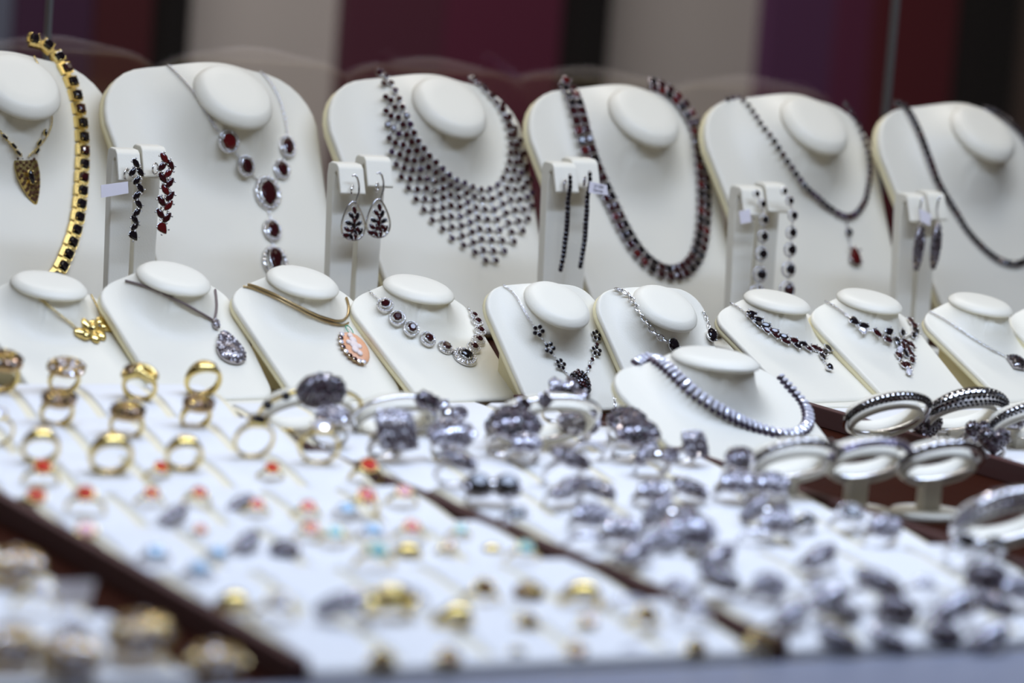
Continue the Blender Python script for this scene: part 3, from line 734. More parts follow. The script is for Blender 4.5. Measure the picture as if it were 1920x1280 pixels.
pave_blob('square_pendant', N.t, T(-N.o) @ spot(b, 1905, 684, .0012, 55), .0165, .0150, .006, 56, .0021, PSILVER, BLACK, shape=lambda x, y: (max(-.4, min(.4, x*1.15)), max(-.4, min(.4, y*1.15))))
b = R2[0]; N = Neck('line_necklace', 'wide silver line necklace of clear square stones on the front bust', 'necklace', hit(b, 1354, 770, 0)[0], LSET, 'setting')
pts = resample(walk(b, [(1194, 683), (1212, 673), (1232, 677), (1252, 690), (1272, 708), (1290, 725), (1309, 741), (1330, 756), (1354, 771), (1379, 785), (1403, 797), (1431, 808), (1459, 815), (1485, 816), (1504, 808), (1514, 794), (1513, 775), (1504, 756), (1488, 738), (1472, 721), (1463, 710)], 0.0008), n=50)
for i, (p, n, t) in enumerate(pts):
    k = 1.0 if i < 40 else max(.45, 1-(i-40)*.036); M = frame(p, n, t)
    N.stone(M @ T(0, 0, .0016), 'square', .0031*k, .0064*k, CLEAR, 'clear_stone', h=.0034, cup=False, prongs=False)
    N.m.add(box(-.0016*k, -.0034*k, -.001, .0016*k, .0034*k, .0010), T(-N.o) @ M)
    N.m.add(box(-.0008*k, -.0042*k, -.001, .0008*k, .0042*k, .0006), T(-N.o) @ M)
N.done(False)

# ------------------------------------------------------------------ earring stands and earrings
def stand(posts, Y, label):
    """posts: (px left, px right, py top) of each curled upright"""
    c = atY((posts[0][0]+posts[1][1])/2, posts[0][2], Y); t = thing('earring_stand', label, 'earring stand', T(c.x, Y, 0)); res = []
    bevel(link('base', MB().add(box(-.026, -.018, 0, .026, .030, .006)).mesh('base', CREAM, False), t), .002)
    for i, (x0, x1, yt) in enumerate(posts):
        Yp = Y+0.006*i; a = atY(x0, yt, Yp); q = atY(x1, yt, Yp); hw = abs(q.x-a.x)/2; z = a.z; xc = (a.x+q.x)/2-c.x
        prof = [(0.006, 0.0), (0.009, z*.5), (0.012, z-.010), (0.011, z-.002), (0.007, z), (-0.003, z-.0005), (-0.0065, z-.003), (-0.0135, z-.021), (-0.0118, z-.0225), (-0.0105, z-.0215),
                (-0.0035, z-.006), (0.000, z-.0085), (0.001, z-.02), (-0.001, z*.5), (-0.004, 0.0)]
        k = len(prof); V = []
        for sgn in (-1, 1):
            for y, zz in prof:
                wn = 1.0 if zz > z-.03 else (0.82 + .18*zz/z); V.append((xc+sgn*hw*wn, y+.006*i, zz))
        F = [(j, k+j, k+(j+1) % k, (j+1) % k) for j in range(k)]
        # caps as strips of quads across the profile (no concave ngon)
        quads = [(0, 1, 13, 14), (1, 2, 12, 13), (2, 3, 11, 12), (3, 4, 5, 10, 11), (5, 6, 10), (6, 7, 9, 10), (7, 8, 9)]
        F += [f for f in quads] + [tuple(k+j for j in reversed(f)) for f in quads]
        m = MB().add((V, F)).mesh('post', CREAM, False); o = link('curled_post', m, t); bevel(o, .0009, 2)
        res.append(o)
    return t, Y
YS = 2.085
def earring_frame(px, py, Y): return atY(px, py, Y)
class Ear(Neck):
    pass
FC = Vector((0, -1, .12)).normalized()
def esp(px, py, Y, ang=90):
    p = atY(px, py, Y); a = R(ang); p2 = atY(px+5*math.cos(a), py+5*math.sin(a), Y); return frame(p, FC, p2-p)
YE = YS-0.016
# stand 1
stand(((213, 257, 277), (260, 306, 271)), YS, 'cream double earring stand beside the tall halo necklace bust')
for lab, line, m_, sc in (('dark garnet flower drop earring with a paper price tag', [(254, 306), (248, 322), (262, 322), (256, 338), (262, 352), (256, 366), (259, 382), (256, 398), (252, 412), (252, 424), (250, 442)], BLACK, 1.0),
                      ('reddish garnet leaf cluster drop earring on the taller left post', [(307, 296), (304, 311), (318, 308), (315, 324), (304, 333), (317, 343), (309, 356), (318, 368), (302, 377), (315, 385), (300, 401), (312, 408), (304, 428)], GARNET, 1.15)):
    E_ = Neck('drop_earring', lab, 'earring', atY(*line[0], YE), SILVER, 'setting')
    for i, (x, y) in enumerate(line):
        E_.stone(esp(x, y, YE, 60+70*(i % 2)), 'pear' if i == len(line)-1 else 'marquise', .0078*sc, .0078*sc, m_ if i % 3 else GARNET_RED if m_ is GARNET else m_, 'garnet', h=.004)
        if i: E_.sweep([(atY(*line[i-1], YE+.0006), FC), (atY(x, y, YE+.0006), FC)], .0005)
    p = atY(line[0][0]-16, line[0][1]+20, YE+.004); E_.m.add(torus(.0038, .0007, 16, 5), T(p-E_.o) @ Matrix.Rotation(PI/2, 4, 'X') @ Matrix.Rotation(R(40), 4, 'Y'))
    E_.sweep([(atY(line[0][0], line[0][1], YE+.0006), FC), (p+Vector((.003, 0, .002)), FC)], .0005); E_.done()
def paper_tag(pts, Y, label, text=None, ysh=0.0):
    P = [atY(x, y, Y+(ysh if i in (1, 2) else 0)) for i, (x, y) in enumerate(pts)]; c = sum(P, Vector())/4; t = thing('price_tag', label, 'price tag', T(c))
    n = (P[1]-P[0]).cross(P[3]-P[0]).normalized(); n = -n if n.dot(FW) > 0 else n
    V = [tuple(p-c) for p in P]+[tuple(p-c-n*.0004) for p in P]
    m = MB().add((V, [(0, 1, 2, 3), (7, 6, 5, 4), (0, 4, 5, 1), (1, 5, 6, 2), (2, 6, 7, 3), (3, 7, 4, 0)])).mesh('tag', TAG, False); link('paper', m, t)
    if text:
        cu = bpy.data.curves.new('lettering', 'FONT'); cu.body = text; cu.size = (P[3]-P[0]).length*.36; cu.align_x = 'CENTER'; cu.align_y = 'CENTER'; cu.extrude = .00004
        cu.materials.append(INK); tmp = bpy.data.objects.new('tmp', cu); COL.objects.link(tmp); bpy.context.view_layer.update()
        me = bpy.data.meshes.new_from_object(tmp.evaluated_get(bpy.context.evaluated_depsgraph_get())); bpy.data.objects.remove(tmp)
        link('lettering', me, t, frame(n*.0002, n, P[1]-P[0]))
    return t
paper_tag([(189, 347), (240, 340), (241, 362), (190, 371)], YE-.001, 'white paper price tag hanging left of the leftmost dark earring')
# stand 2
stand(((628, 675, 304), (679, 727, 291)), YS, 'cream double earring stand with open teardrop earrings')
for lab, (cx_, cy_), hk in (('left open teardrop earring with garnet leaves on cream post', (662, 416), (667, 330)), ('right open teardrop earring with garnet leaves, touching the bib bust', (709, 411), (713, 325))):
    E_ = Neck('teardrop_earring', lab, 'earring', atY(cx_, cy_, YE), SILVER, 'silver_hoop')
    q = pxm(atY(cx_, cy_, YE)); pn = []
    for i in range(29):
        a = 2*PI*i/28; r_ = 1.0; x = math.sin(a)*21*(1-.42*math.cos(a))*.98; y = -math.cos(a)*36-2
        pn.append((atY(cx_+x, cy_+y, YE), FC))
    E_.sweep(pn, .0008)
    pn = [(atY(hk[0]-10+10*math.sin(i*PI/9)*(1 if i < 9 else 1), hk[1]+4*i, YE+.001), FC) for i in range(10)]
    pn = [(atY(hk[0]+d[0], hk[1]+d[1], YE), FC) for d in ((-6, 0), (-2, -3), (3, 4), (6, 16), (6, 30), (2, 42), (0, 50))]
    E_.sweep(pn, .0008)
    E_.m.add(torus(.0034, .0007, 16, 5), T(atY(hk[0]-6, hk[1]+26, YE+.003)-E_.o) @ Matrix.Rotation(PI/2, 4, 'X') @ Matrix.Rotation(R(50), 4, 'Y'))
    for i, (dx, dy, a) in enumerate(((2, -22, 80), (-4, -12, 50), (7, -10, 110), (2, -4, 90), (-9, 2, 20), (10, 3, 150), (0, 6, 80), (-12, 14, 40), (-3, 15, 100), (7, 13, 60), (13, 18, 120), (-14, 25, 10), (-5, 27, 60), (4, 26, 100), (1, 18, 30))):
        E_.stone(esp(cx_+dx, cy_+dy, YE, a), 'marquise', .0060, .0062, random.choice((GARNET, BLACK, GARNET)), 'garnet', h=.003)
    E_.done()
# stand 3
stand(((1031, 1074, 303), (1066, 1114, 295)), YS, 'cream double earring stand in front of the garnet collar bust')
for lab, line in (('long thin garnet bar earring on the left post by the collar bust', [(1068, 326), (1068, 350), (1064, 372), (1063, 400), (1061, 430), (1058, 455), (1055, 480), (1050, 505)]),
                  ('long thin garnet bar earring holding a printed price tag', [(1105, 320), (1105, 345), (1100, 370), (1099, 395), (1097, 420), (1095, 450), (1091, 475), (1087, 499)])):
    E_ = Neck('drop_earring', lab, 'earring', atY(*line[0], YE), PSILVER, 'setting')
    P = smooth_path(line, 7.2); E_.sweep([(atY(x, y, YE+.0008), FC) for x, y in P], .0011)
    for i, (x, y) in enumerate(P[1:]): E_.stone(esp(x, y, YE), 'round', .0036+.0012*math.sin(PI*i/len(P)), .0034+.0010*math.sin(PI*i/len(P)), BLACK, 'garnet', prongs=True)
    E_.m.add(torus(.0036, .0007, 16, 5), T(atY(line[0][0]-9, line[0][1]+20, YE+.003)-E_.o) @ Matrix.Rotation(PI/2, 4, 'X') @ Matrix.Rotation(R(50), 4, 'Y'))
    E_.done()
paper_tag([(1106, 340), (1138, 347), (1140, 366), (1104, 361)], YE-.005, 'white printed price tag hanging on the thin garnet bar earring', 'S/1000\nGarnet')
# stand 4
stand(((1383, 1424, 348), (1428, 1468, 342)), YS, 'cream double earring stand with long round garnet drops')
for lab, line in (('left long earring of graduated round garnet halos', [(1418, 363), (1429, 382), (1433, 412), (1431, 443), (1428, 476), (1425, 514), (1420, 550)]),
                  ('right long earring of graduated round garnet halos', [(1470, 358), (1481, 376), (1487, 404), (1484, 436), (1482, 468), (1479, 505), (1476, 543)])):
    E_ = Neck('drop_earring', lab, 'earring', atY(*line[0], YE), SILVER, 'chain')
    for i, (x, y) in enumerate(line):
        k = .0040+.0008*i; M = esp(x, y, YE); E_.stone(M @ T(0, 0, .0006), 'round', k, k, BLACK if i < 6 else GARNET, 'garnet'); link('halo', HALO, E_.t, T(-E_.o) @ M @ S(k*1.45))
        if i: E_.sweep([(atY(*line[i-1], YE+.001), FC), (atY(x, y, YE+.001), FC)], .0006)
    E_.done()
paper_tag([(1386, 396), (1406, 392), (1409, 416), (1389, 420)], YE-.002, 'small cream blank tag behind the left round garnet drop earring')
# stand 5
stand(((1694, 1728, 362), (1731, 1764, 358)), YS, 'cream double earring stand beside the far right tall bust')
for lab, (cx_, cy_) in (('left leaf shaped pave earring at the right stand', (1721, 462)), ('right leaf shaped pave earring at the right stand', (1753, 460))):
    E_ = Neck('drop_earring', lab, 'earring', atY(cx_, cy_, YE), SILVER, 'ear_wire')
    E_.sweep([(atY(cx_+5+d[0], cy_-48+d[1], YE), FC) for d in ((2, 10), (0, 0), (-2, -20), (2, -40), (6, -44))], .0008)
    pave_blob('leaf_drop', E_.t, T(-E_.o) @ esp(cx_, cy_, YE, 101), .040, .0095, .006, 64, .0022, PSILVER, DPAVE); E_.done()
paper_tag([(1724, 390), (1746, 402), (1744, 424), (1726, 414)], YE-.006, 'small white tag between the two leaf shaped pave earrings')

# ------------------------------------------------------------------ rings
def band_mesh(m, r=.0094, w=.0022, th=.0008, flare=1.6):
    V = []; F = []; n = 28
    for i in range(n):
        a = 2*PI*i/n; c = math.cos(a); s_ = math.sin(a); k = 1+(flare-1)*max(0, s_)**2
        for rr, ww in ((r-th, -w), (r+th*.5, -w*.95), (r+th, 0), (r+th*.5, w*.95), (r-th, w)):
            V.append((rr*c, ww*k*.5, rr*s_+r))
    for i in range(n):
        for j in range(5): F.append((i*5+j, i*5+(j+1) % 5, ((i+1) % n)*5+(j+1) % 5, ((i+1) % n)*5+j))
    return MB().add((V, F)).mesh('band', m)
BAND = {'s': band_mesh(SILVER), 'g': band_mesh(GOLD), 'sw': band_mesh(SILVER, w=.004, flare=2.2), 'gw': band_mesh(GOLD, w=.0042, flare=2.4, th=.0011), 'r': band_mesh(ROSE, w=.003)}
def heart(x, y):
    a = math.atan2(y, x); r = 2*math.hypot(x, y); t = a+PI/2
    hx = 16*math.sin(t)**3; hy = 13*math.cos(t)-5*math.cos(2*t)-2*math.cos(3*t)-math.cos(4*t)
    return (r*hx/32, r*hy/32)
def sq(x, y): return (max(-.42, min(.42, x*1.2)), max(-.42, min(.42, y*1.2)))
TOP = .0194
def proto(kind):
    t = bpy.data.objects.new('ring', None); COL.objects.link(t); t.empty_display_size = .005
    H = lambda z=TOP: T(0, 0, z)
    if kind == 'pave_dome': link('band', BAND['sw'], t); pave_blob('pave_head', t, H(TOP-.001), .018, .014, .0065, 60, .0023)
    if kind == 'pave_big': link('band', BAND['sw'], t); pave_blob('pave_head', t, H(TOP-.001), .026, .020, .009, 90, .0026)
    if kind == 'pave_dark': link('band', BAND['sw'], t); pave_blob('pave_head', t, H(TOP-.001), .022, .018, .007, 70, .0026, PSILVER, DPAVE)
    if kind == 'pave_square': link('band', BAND['sw'], t); pave_blob('pave_head', t, H() @ Matrix.Rotation(R(20), 4, 'X'), .022, .022, .006, 80, .0024, shape=sq)
    if kind == 'heart': link('band', BAND['sw'], t); pave_blob('heart_head', t, H(TOP-.001) @ Matrix.Rotation(R(35), 4, 'X'), .021, .021, .009, 110, .0021, PSILVER, DPAVE, shape=heart)
    if kind == 'wave':
        link('band', BAND['sw'], t)
        for sx in (-1, 1): pave_blob('pave_head', t, T(.0055*sx, -.001*sx, TOP-.002) @ Matrix.Rotation(R(30*sx), 4, 'Y') @ Matrix.Rotation(R(40), 4, 'Z'), .017, .009, .006, 36, .0022)
    if kind == 'twin':
        link('band', BAND['s'], t)
        for sx in (-1, 1):
            o = link('black_stone', gemmesh('round', BLACK), t, T(.0062*sx, 0, TOP+.0005) @ S(.0105, .0095, .007)); pave_blob('pave_cup', t, T(.0062*sx, 0, TOP-.003), .0135, .0125, .004, 20, .0018)
    if kind == 'halo_dark':
        link('band', BAND['s'], t); link('dark_stone', gemmesh('round', BLACK), t, H(TOP+.001) @ S(.011, .009, .006)); link('halo', HALO, t, H() @ S(.0145, .0125, .012))
    if kind == 'marquise_pave': link('band', BAND['s'], t); pave_blob('pave_head', t, H(TOP-.001) @ Matrix.Rotation(R(35), 4, 'Z'), .021, .0095, .005, 46, .0021)
    if kind == 'marquise_dark': link('band', BAND['s'], t); pave_blob('pave_head', t, H(TOP-.001) @ Matrix.Rotation(R(-30), 4, 'Z'), .019, .0095, .005, 40, .0022, PSILVER, DPAVE)
    if kind == 'eternity':
        link('band', BAND['s'], t); st = MB()
        for i in range(13):
            a = R(20+140*i/12); st.add(GEM['round'], T(.0100*math.cos(a), 0, .0094+.0100*math.sin(a)) @ Matrix.Rotation(PI/2-a, 4, 'Y') @ S(.0024))
        link('stone_row', st.mesh('stones', CLEAR, False), t)
    if kind == 'black_band':
        link('band', BAND['sw'], t); st = MB()
        for i in range(11):
            a = R(25+130*i/10)
            for y in (-.0014, .0014): st.add(GEM['round'], T(.0103*math.cos(a), y, .0094+.0103*math.sin(a)) @ Matrix.Rotation(PI/2-a, 4, 'Y') @ S(.0026))
        link('stone_row', st.mesh('stones', BLACK, False), t)
    if kind == 'clear_solitaire': link('band', BAND['s'], t); link('clear_stone', gemmesh('round', CLEAR), t, H(TOP+.001) @ S(.0072)); link('halo', HALO, t, H(TOP-.0004) @ S(.0085))
    if kind == 'flower':
        link('band', BAND['s'], t); link('dark_stone', gemmesh('round', BLACK), t, H(TOP+.003) @ S(.006))
        for k in range(6):
            a = k*PI/3; pave_blob('pave_petal', t, T(.0072*math.cos(a), .0072*math.sin(a), TOP) @ Matrix.Rotation(a, 4, 'Z') @ Matrix.Rotation(R(-22), 4, 'Y'), .0110, .0085, .004, 18, .0022)
    if kind == 'gold_dome': link('band', BAND['gw'], t); pave_blob('pave_head', t, H(TOP-.002), .021, .017, .009, 60, .0025, PGOLD, BPAVE)
    if kind == 'gold_big': link('band', BAND['gw'], t); pave_blob('pave_head', t, H(TOP-.002), .025, .020, .008, 60, .0028, PGOLD, GPAVE)
    if kind == 'gold_plain': link('band', BAND['gw'], t); link('crown', MB().add(ball(1, 14, 8), S(.0062, .0042, .0024)).mesh('crown', GOLD), t, H(TOP-.001))
    if kind == 'gold_twist':
        link('band', BAND['gw'], t); m = MB()
        for sx in (-1, 1): m.add(torus(.0058, .0021, 16, 7, .0042), T(.0042*sx, 0, TOP) @ Matrix.Rotation(R(30*sx), 4, 'Y'))
        link('twisted_top', m.mesh('twist', GOLD), t); pave_blob('pave_head', t, T(-.004, 0, TOP+.001), .010, .008, .004, 18, .002, PGOLD, BPAVE)
    for nm, gm, pn in (('gold_red', RED, 'red_stone'), ('gold_blue', BLUE, 'blue_stone'), ('gold_turq', TURQ, 'turquoise_stone'), ('gold_pink', PINK, 'pink_stone'), ('gold_clear', CLEAR, 'clear_stone'), ('gold_dark', BLACK, 'dark_stone'), ('gold_brown', BPAVE, 'brown_stone')):
        if kind == nm:
            link('band', BAND['g'], t); link(pn, gemmesh('round', gm), t, H(TOP+.0008) @ S(.0100, .0092, .008))
            link('bezel', MB().add(lathe([(.0026, -.0015), (.0050, .0006), (.0052, .0018), (.0046, .0018)], 14, False)).mesh('bezel', GOLD), t, H())
    if kind == 'silver_blue': link('band', BAND['s'], t); link('pale_blue_stone', gemmesh('round', BLUE), t, H(TOP+.001) @ S(.0085, .0075, .006)); link('halo', HALO, t, H() @ S(.0105, .0095, .009))
    return t
DESC = {'pave_dome': 'silver ring with grey pave dome', 'pave_big': 'large silver ring with wide grey pave top', 'pave_dark': 'silver ring with dark plum pave dome', 'pave_square': 'silver ring with square pave head', 'heart': 'silver heart ring paved with plum stones',
        'wave': 'silver pave ring of two crossing leaves', 'twin': 'silver ring with two black stones', 'halo_dark': 'silver ring with black oval in halo', 'marquise_pave': 'silver ring with slanted grey pave leaf', 'marquise_dark': 'silver ring with slanted dark pave leaf',
        'eternity': 'thin silver ring with clear stone row', 'black_band': 'silver band ring with black stone rows', 'clear_solitaire': 'silver ring with round clear stone', 'flower': 'large silver pave flower ring', 'gold_dome': 'gold ring with brown pave dome',
        'gold_big': 'big gold cocktail ring', 'gold_plain': 'plain wide gold ring', 'gold_twist': 'twisted gold ring with dark pave', 'gold_red': 'gold ring with red stone', 'gold_blue': 'gold ring with blue stone', 'gold_turq': 'gold ring with turquoise stone',
        'gold_pink': 'gold ring with pink stone', 'gold_clear': 'gold ring with clear stone', 'gold_dark': 'gold ring with dark stone', 'gold_brown': 'gold ring with small brown stone', 'silver_blue': 'silver ring with pale blue stone'}
# (picture x, picture y of the head, kind, scale, sink, yaw)
RINGS = [
 (8, 672, 'gold_dome', 1.1, 0, 20), (125, 684, 'gold_big', .92, 0, 10), (262, 694, 'gold_twist', 1.0, 0, -25), (388, 680, 'gold_plain', 1.1, 0, 15),
 (112, 742, 'gold_dome', .95, .003, 10), (240, 766, 'gold_dome', .95, .003, -10), (374, 752, 'gold_dome', .9, .003, 20),
 (-4, 775, 'gold_clear', 1, 0, 0), (80, 806, 'gold_plain', 1.0, .001, 0), (214, 816, 'gold_plain', 1.15, 0, 5), (350, 820, 'gold_plain', 1.0, 0, 0), (484, 788, 'gold_dark', 1.15, 0, 10), (603, 800, 'gold_clear', 1.15, 0, -10),
 (80, 876, 'gold_red', 1, .003, 0), (302, 876, 'gold_red', .8, .006, 30), (510, 878, 'gold_red', .8, .004, 0), (692, 873, 'gold_red', 1, .003, 0),
 (68, 930, 'gold_red', 1, .002, 0), (160, 926, 'gold_red', 1, .001, -20), (284, 925, 'gold_red', .8, .004, 0), (374, 924, 'gold_red', .8, .005, 10), (482, 946, 'gold_red', .8, .006, 0), (578, 950, 'gold_red', .85, .004, 0), (688, 930, 'gold_red', 1.05, .002, 20), (758, 922, 'gold_pink', .9, .004, 0),
 (162, 994, 'gold_pink', 1, .005, 0), (376, 992, 'gold_red', .6, .008, 0), (452, 940, 'marquise_pave', .7, .010, 0), (328, 962, 'marquise_pave', .8, .010, 20), (652, 952, 'silver_blue', .85, .008, 0), (583, 990, 'gold_red', .8, .006, 0), (772, 988, 'gold_red', .9, .006, 0), (628, 998, 'gold_turq', .85, .006, 0), (700, 992, 'silver_blue', .9, .008, 10),
 (292, 1034, 'silver_blue', .9, .010, 0), (410, 1034, 'silver_blue', .8, .010, 0), (466, 1012, 'marquise_pave', .8, .010, 40), (375, 1064, 'silver_blue', .9, .011, 0), (534, 1030, 'pave_dark', .6, .009, 0), (708, 1032, 'gold_turq', 1, .006, 0), (768, 1026, 'gold_plain', .8, .009, 0), (842, 1024, 'gold_brown', .7, .007, 20), (925, 1026, 'gold_plain', .6, .008, 0), (864, 992, 'gold_turq', .7, .006, 0), (986, 1026, 'gold_turq', .85, .007, 0),
 (446, 1118, 'gold_plain', .9, .008, 30), (522, 1126, 'gold_clear', 1, .007, 0), (636, 1128, 'marquise_pave', 1.0, .010, -70), (740, 1118, 'gold_twist', 1.05, .006, 10), (776, 1112, 'clear_solitaire', .9, .008, 0), (866, 1142, 'gold_plain', 1.0, .007, 40), (908, 1102, 'gold_brown', 1, .010, 0), (992, 1110, 'gold_dome', .7, .010, 0), (990, 1164, 'gold_brown', .8, .012, 0), (1098, 1100, 'gold_plain', 1.0, .006, 0), (1104, 1164, 'gold_brown', .8, .012, 50), (1184, 1116, 'eternity', .9, .009, 0), (1212, 1152, 'gold_brown', .95, .010, 0), (1288, 1104, 'clear_solitaire', 1, .006, 0), (1312, 1138, 'clear_solitaire', 1, .006, 20),
 (716, 1238, 'gold_brown', 1.0, .012, 0), (842, 1232, 'gold_brown', .95, .012, 10), (970, 1226, 'gold_dark', .7, .013, 0), (1080, 1220, 'gold_brown', .9, .012, 0), (1186, 1212, 'eternity', .8, .013, 0), (1306, 1214, 'gold_brown', .9, .012, 20), (1425, 1200, 'gold_brown', 1.0, .010, 0),
 # right of the middle rail
 (624, 776, 'pave_dome', 1.0, .002, -10), (742, 806, 'pave_square', 1.05, .002, 25), (842, 768, 'wave', .9, 0, 0), (846, 812, 'pave_big', .95, .002, -10), (862, 858, 'marquise_dark', 1.0, .003, 0), (968, 792, 'pave_dark', 1.25, .001, 15), (988, 828, 'pave_dome', .9, .004, 0),
 (1062, 742, 'flower', 1.2, .001, 10), (1086, 790, 'pave_big', .9, .001, 0), (1072, 856, 'marquise_dark', 1.1, .004, 20), (1110, 828, 'eternity', 1.0, .004, 0), (1176, 786, 'pave_dark', 1.0, .001, -20), (1196, 808, 'pave_dark', 1.1, .002, 10), (1236, 846, 'wave', 1.0, .003, 10), (1302, 832, 'pave_square', .72, 0, 30),
 (926, 902, 'twin', 1.25, .004, 0), (968, 962, 'halo_dark', .9, .006, 0), (1066, 912, 'marquise_pave', 1.0, .004, 10), (1122, 912, 'marquise_dark', 1.0, .005, -10), (1110, 962, 'pave_dome', .95, .006, 0), (1172, 990, 'pave_dome', 1.0, .007, 20), (1100, 1000, 'eternity', 1.0, .006, 0), (1192, 1034, 'marquise_pave', 1.0, .010, 0),
 (1226, 918, 'pave_dome', .9, .004, 10), (1296, 912, 'marquise_dark', 1.0, .004, 0), (1262, 956, 'wave', 1.1, .005, 0), (1290, 996, 'pave_big', 1.0, .006, -15), (1348, 1040, 'marquise_pave', 1.0, .010, 0), (1240, 1010, 'pave_dome', .8, .008, 0),
 (1392, 858, 'pave_dark', .8, 0, 0), (1384, 902, 'pave_dome', 1.0, .002, 10), (1448, 904, 'pave_dome', 1.0, .002, -10), (1440, 952, 'wave', 1.0, .004, 0), (1462, 976, 'pave_dome', .95, .004, 20), (1520, 968, 'black_band', .95, .003, 60), (1424, 992, 'eternity', 1, .006, 0),
 (1598, 960, 'halo_dark', 1.0, .002, 20), (1660, 985, 'pave_dome', .9, .003, 0), (1538, 1040, 'marquise_pave', 1.0, .010, 0),
 (1352, 1082, 'marquise_dark', 1.0, .008, 0), (1270, 1098, 'pave_dome', .6, .010, 0), (1446, 1094, 'pave_dome', .9, .008, 30), (1532, 1096, 'clear_solitaire', .9, .007, 0), (1556, 1118, 'marquise_pave', 1.0, .008, 0), (1650, 1088, 'marquise_dark', 1.15, .008, 10), (1736, 1090, 'clear_solitaire', .95, .008, 0), (1790, 1136, 'marquise_pave', 1.1, .010, 0), (1684, 1142, 'pave_dark', .85, .011, 25), (1580, 1142, 'marquise_dark', .9, .011, 0), (1486, 1150, 'marquise_pave', .95, .011, 20), (1852, 1082, 'pave_dark', .9, .008, 0), (1866, 1130, 'marquise_dark', 1.05, .011, 10), (1918, 1100, 'pave_dome', .9, .009, 0),
 (1574, 1196, 'marquise_dark', .95, .013, 0), (1668, 1198, 'marquise_dark', .95, .013, -10), (1768, 1190, 'gold_pink', .1, .013, 0), (1770, 1188, 'pave_dark', .7, .012, 0), (1858, 1192, 'marquise_pave', 1.05, .012, 0),
 # lower left corner tray
 (34, 1056, 'gold_big', .95, 0, 10), (20, 1206, 'gold_big', 1.0, .001, 0), (134, 1226, 'gold_big', 1.05, .001, 20), (262, 1186, 'gold_big', 1.1, 0, -20), (408, 1240, 'gold_big', 1.0, 0, 10), (140, 1168, 'clear_solitaire', .9, .001, 0), (72, 1104, 'gold_clear', 1, 0, 0),
 # flat tray at the right
 (1738, 796, 'heart', 1.0, 0, -20), (1834, 806, 'heart', .9, 0, 20), (1864, 822, 'heart', 1.0, 0, -15), (1900, 784, 'pave_dome', 1.0, 0, 30), (1812, 1014, 'halo_dark', .9, 0, 0), (1872, 1012, 'black_band', .9, 0, 30),
]
RINGS = [(a, b_, c_, d_*(1.12 if c_.startswith(('pave', 'wave', 'marq')) else 1), e_+(0.0085-min(e_, .008)*.5 if b_ > 865 and a < 1700 else 0), f_) for (a, b_, c_, d_, e_, f_) in RINGS if d_ > .2]
ORD = ['leftmost', 'second', 'third', 'fourth', 'fifth', 'sixth', 'seventh', 'eighth', 'ninth', 'tenth', 'eleventh', 'twelfth', 'thirteenth', 'fourteenth', 'fifteenth', 'sixteenth', 'seventeenth', 'eighteenth', 'nineteenth', 'twentieth', 'twenty-first', 'twenty-second']
place = []
for (px, py, kind, sc, sink, yaw) in RINGS:
    tl = 24 if (py < 865 and px < 640) else 40
    up = (TOP+.002)*sc*math.cos(R(tl))-sink*.6
    p = on_tray(px, py, up); place.append([p, px, py, kind, sc, up, yaw, tl])
def zone(p):
    if p.x < 0.52: return 'corner tray'
    if p.x < 0.770: return 'left tray'
    if p.x < 1.08: return 'middle tray'
    return 'right tray'
groups = {}
for r in place:
    z = zone(r[0]); row = int((r[0].y-1.12)/0.090); groups.setdefault((z, row), []).append(r)
ROWN = ['front row', 'second row', 'third row', 'fourth row', 'fifth row', 'sixth row', 'seventh row', 'back row']
PROTO = {}
def dup(o, parent=None):
    c = o.copy(); COL.objects.link(c)
    if parent is not None: c.parent = parent
    for ch in list(o.children): dup(ch, c)
    return c
for (z, row), L in groups.items():
    L.sort(key=lambda r: r[0].x)
    for i, (p, px, py, kind, sc, up, yaw, tl) in enumerate(L):
        if kind not in PROTO: PROTO[kind] = o = proto(kind)
        else: o = dup(PROTO[kind])
        o.name = 'ring'
        RM = Matrix.Rotation(R(yaw*.6-14), 4, 'Z') @ Matrix.Rotation(R(tl), 4, 'X')
        o.matrix_basis = T(p+Vector((0, 0, up))-RM.to_3x3() @ Vector((0, 0, (TOP+.001)*sc))) @ RM @ S(sc)
        lab = '%s, %s in %s of %s' % (DESC[kind], ORD[i], ROWN[max(0, min(7, row))], z)
        tag(o, lab, 'ring', 'rings in the ' + z)

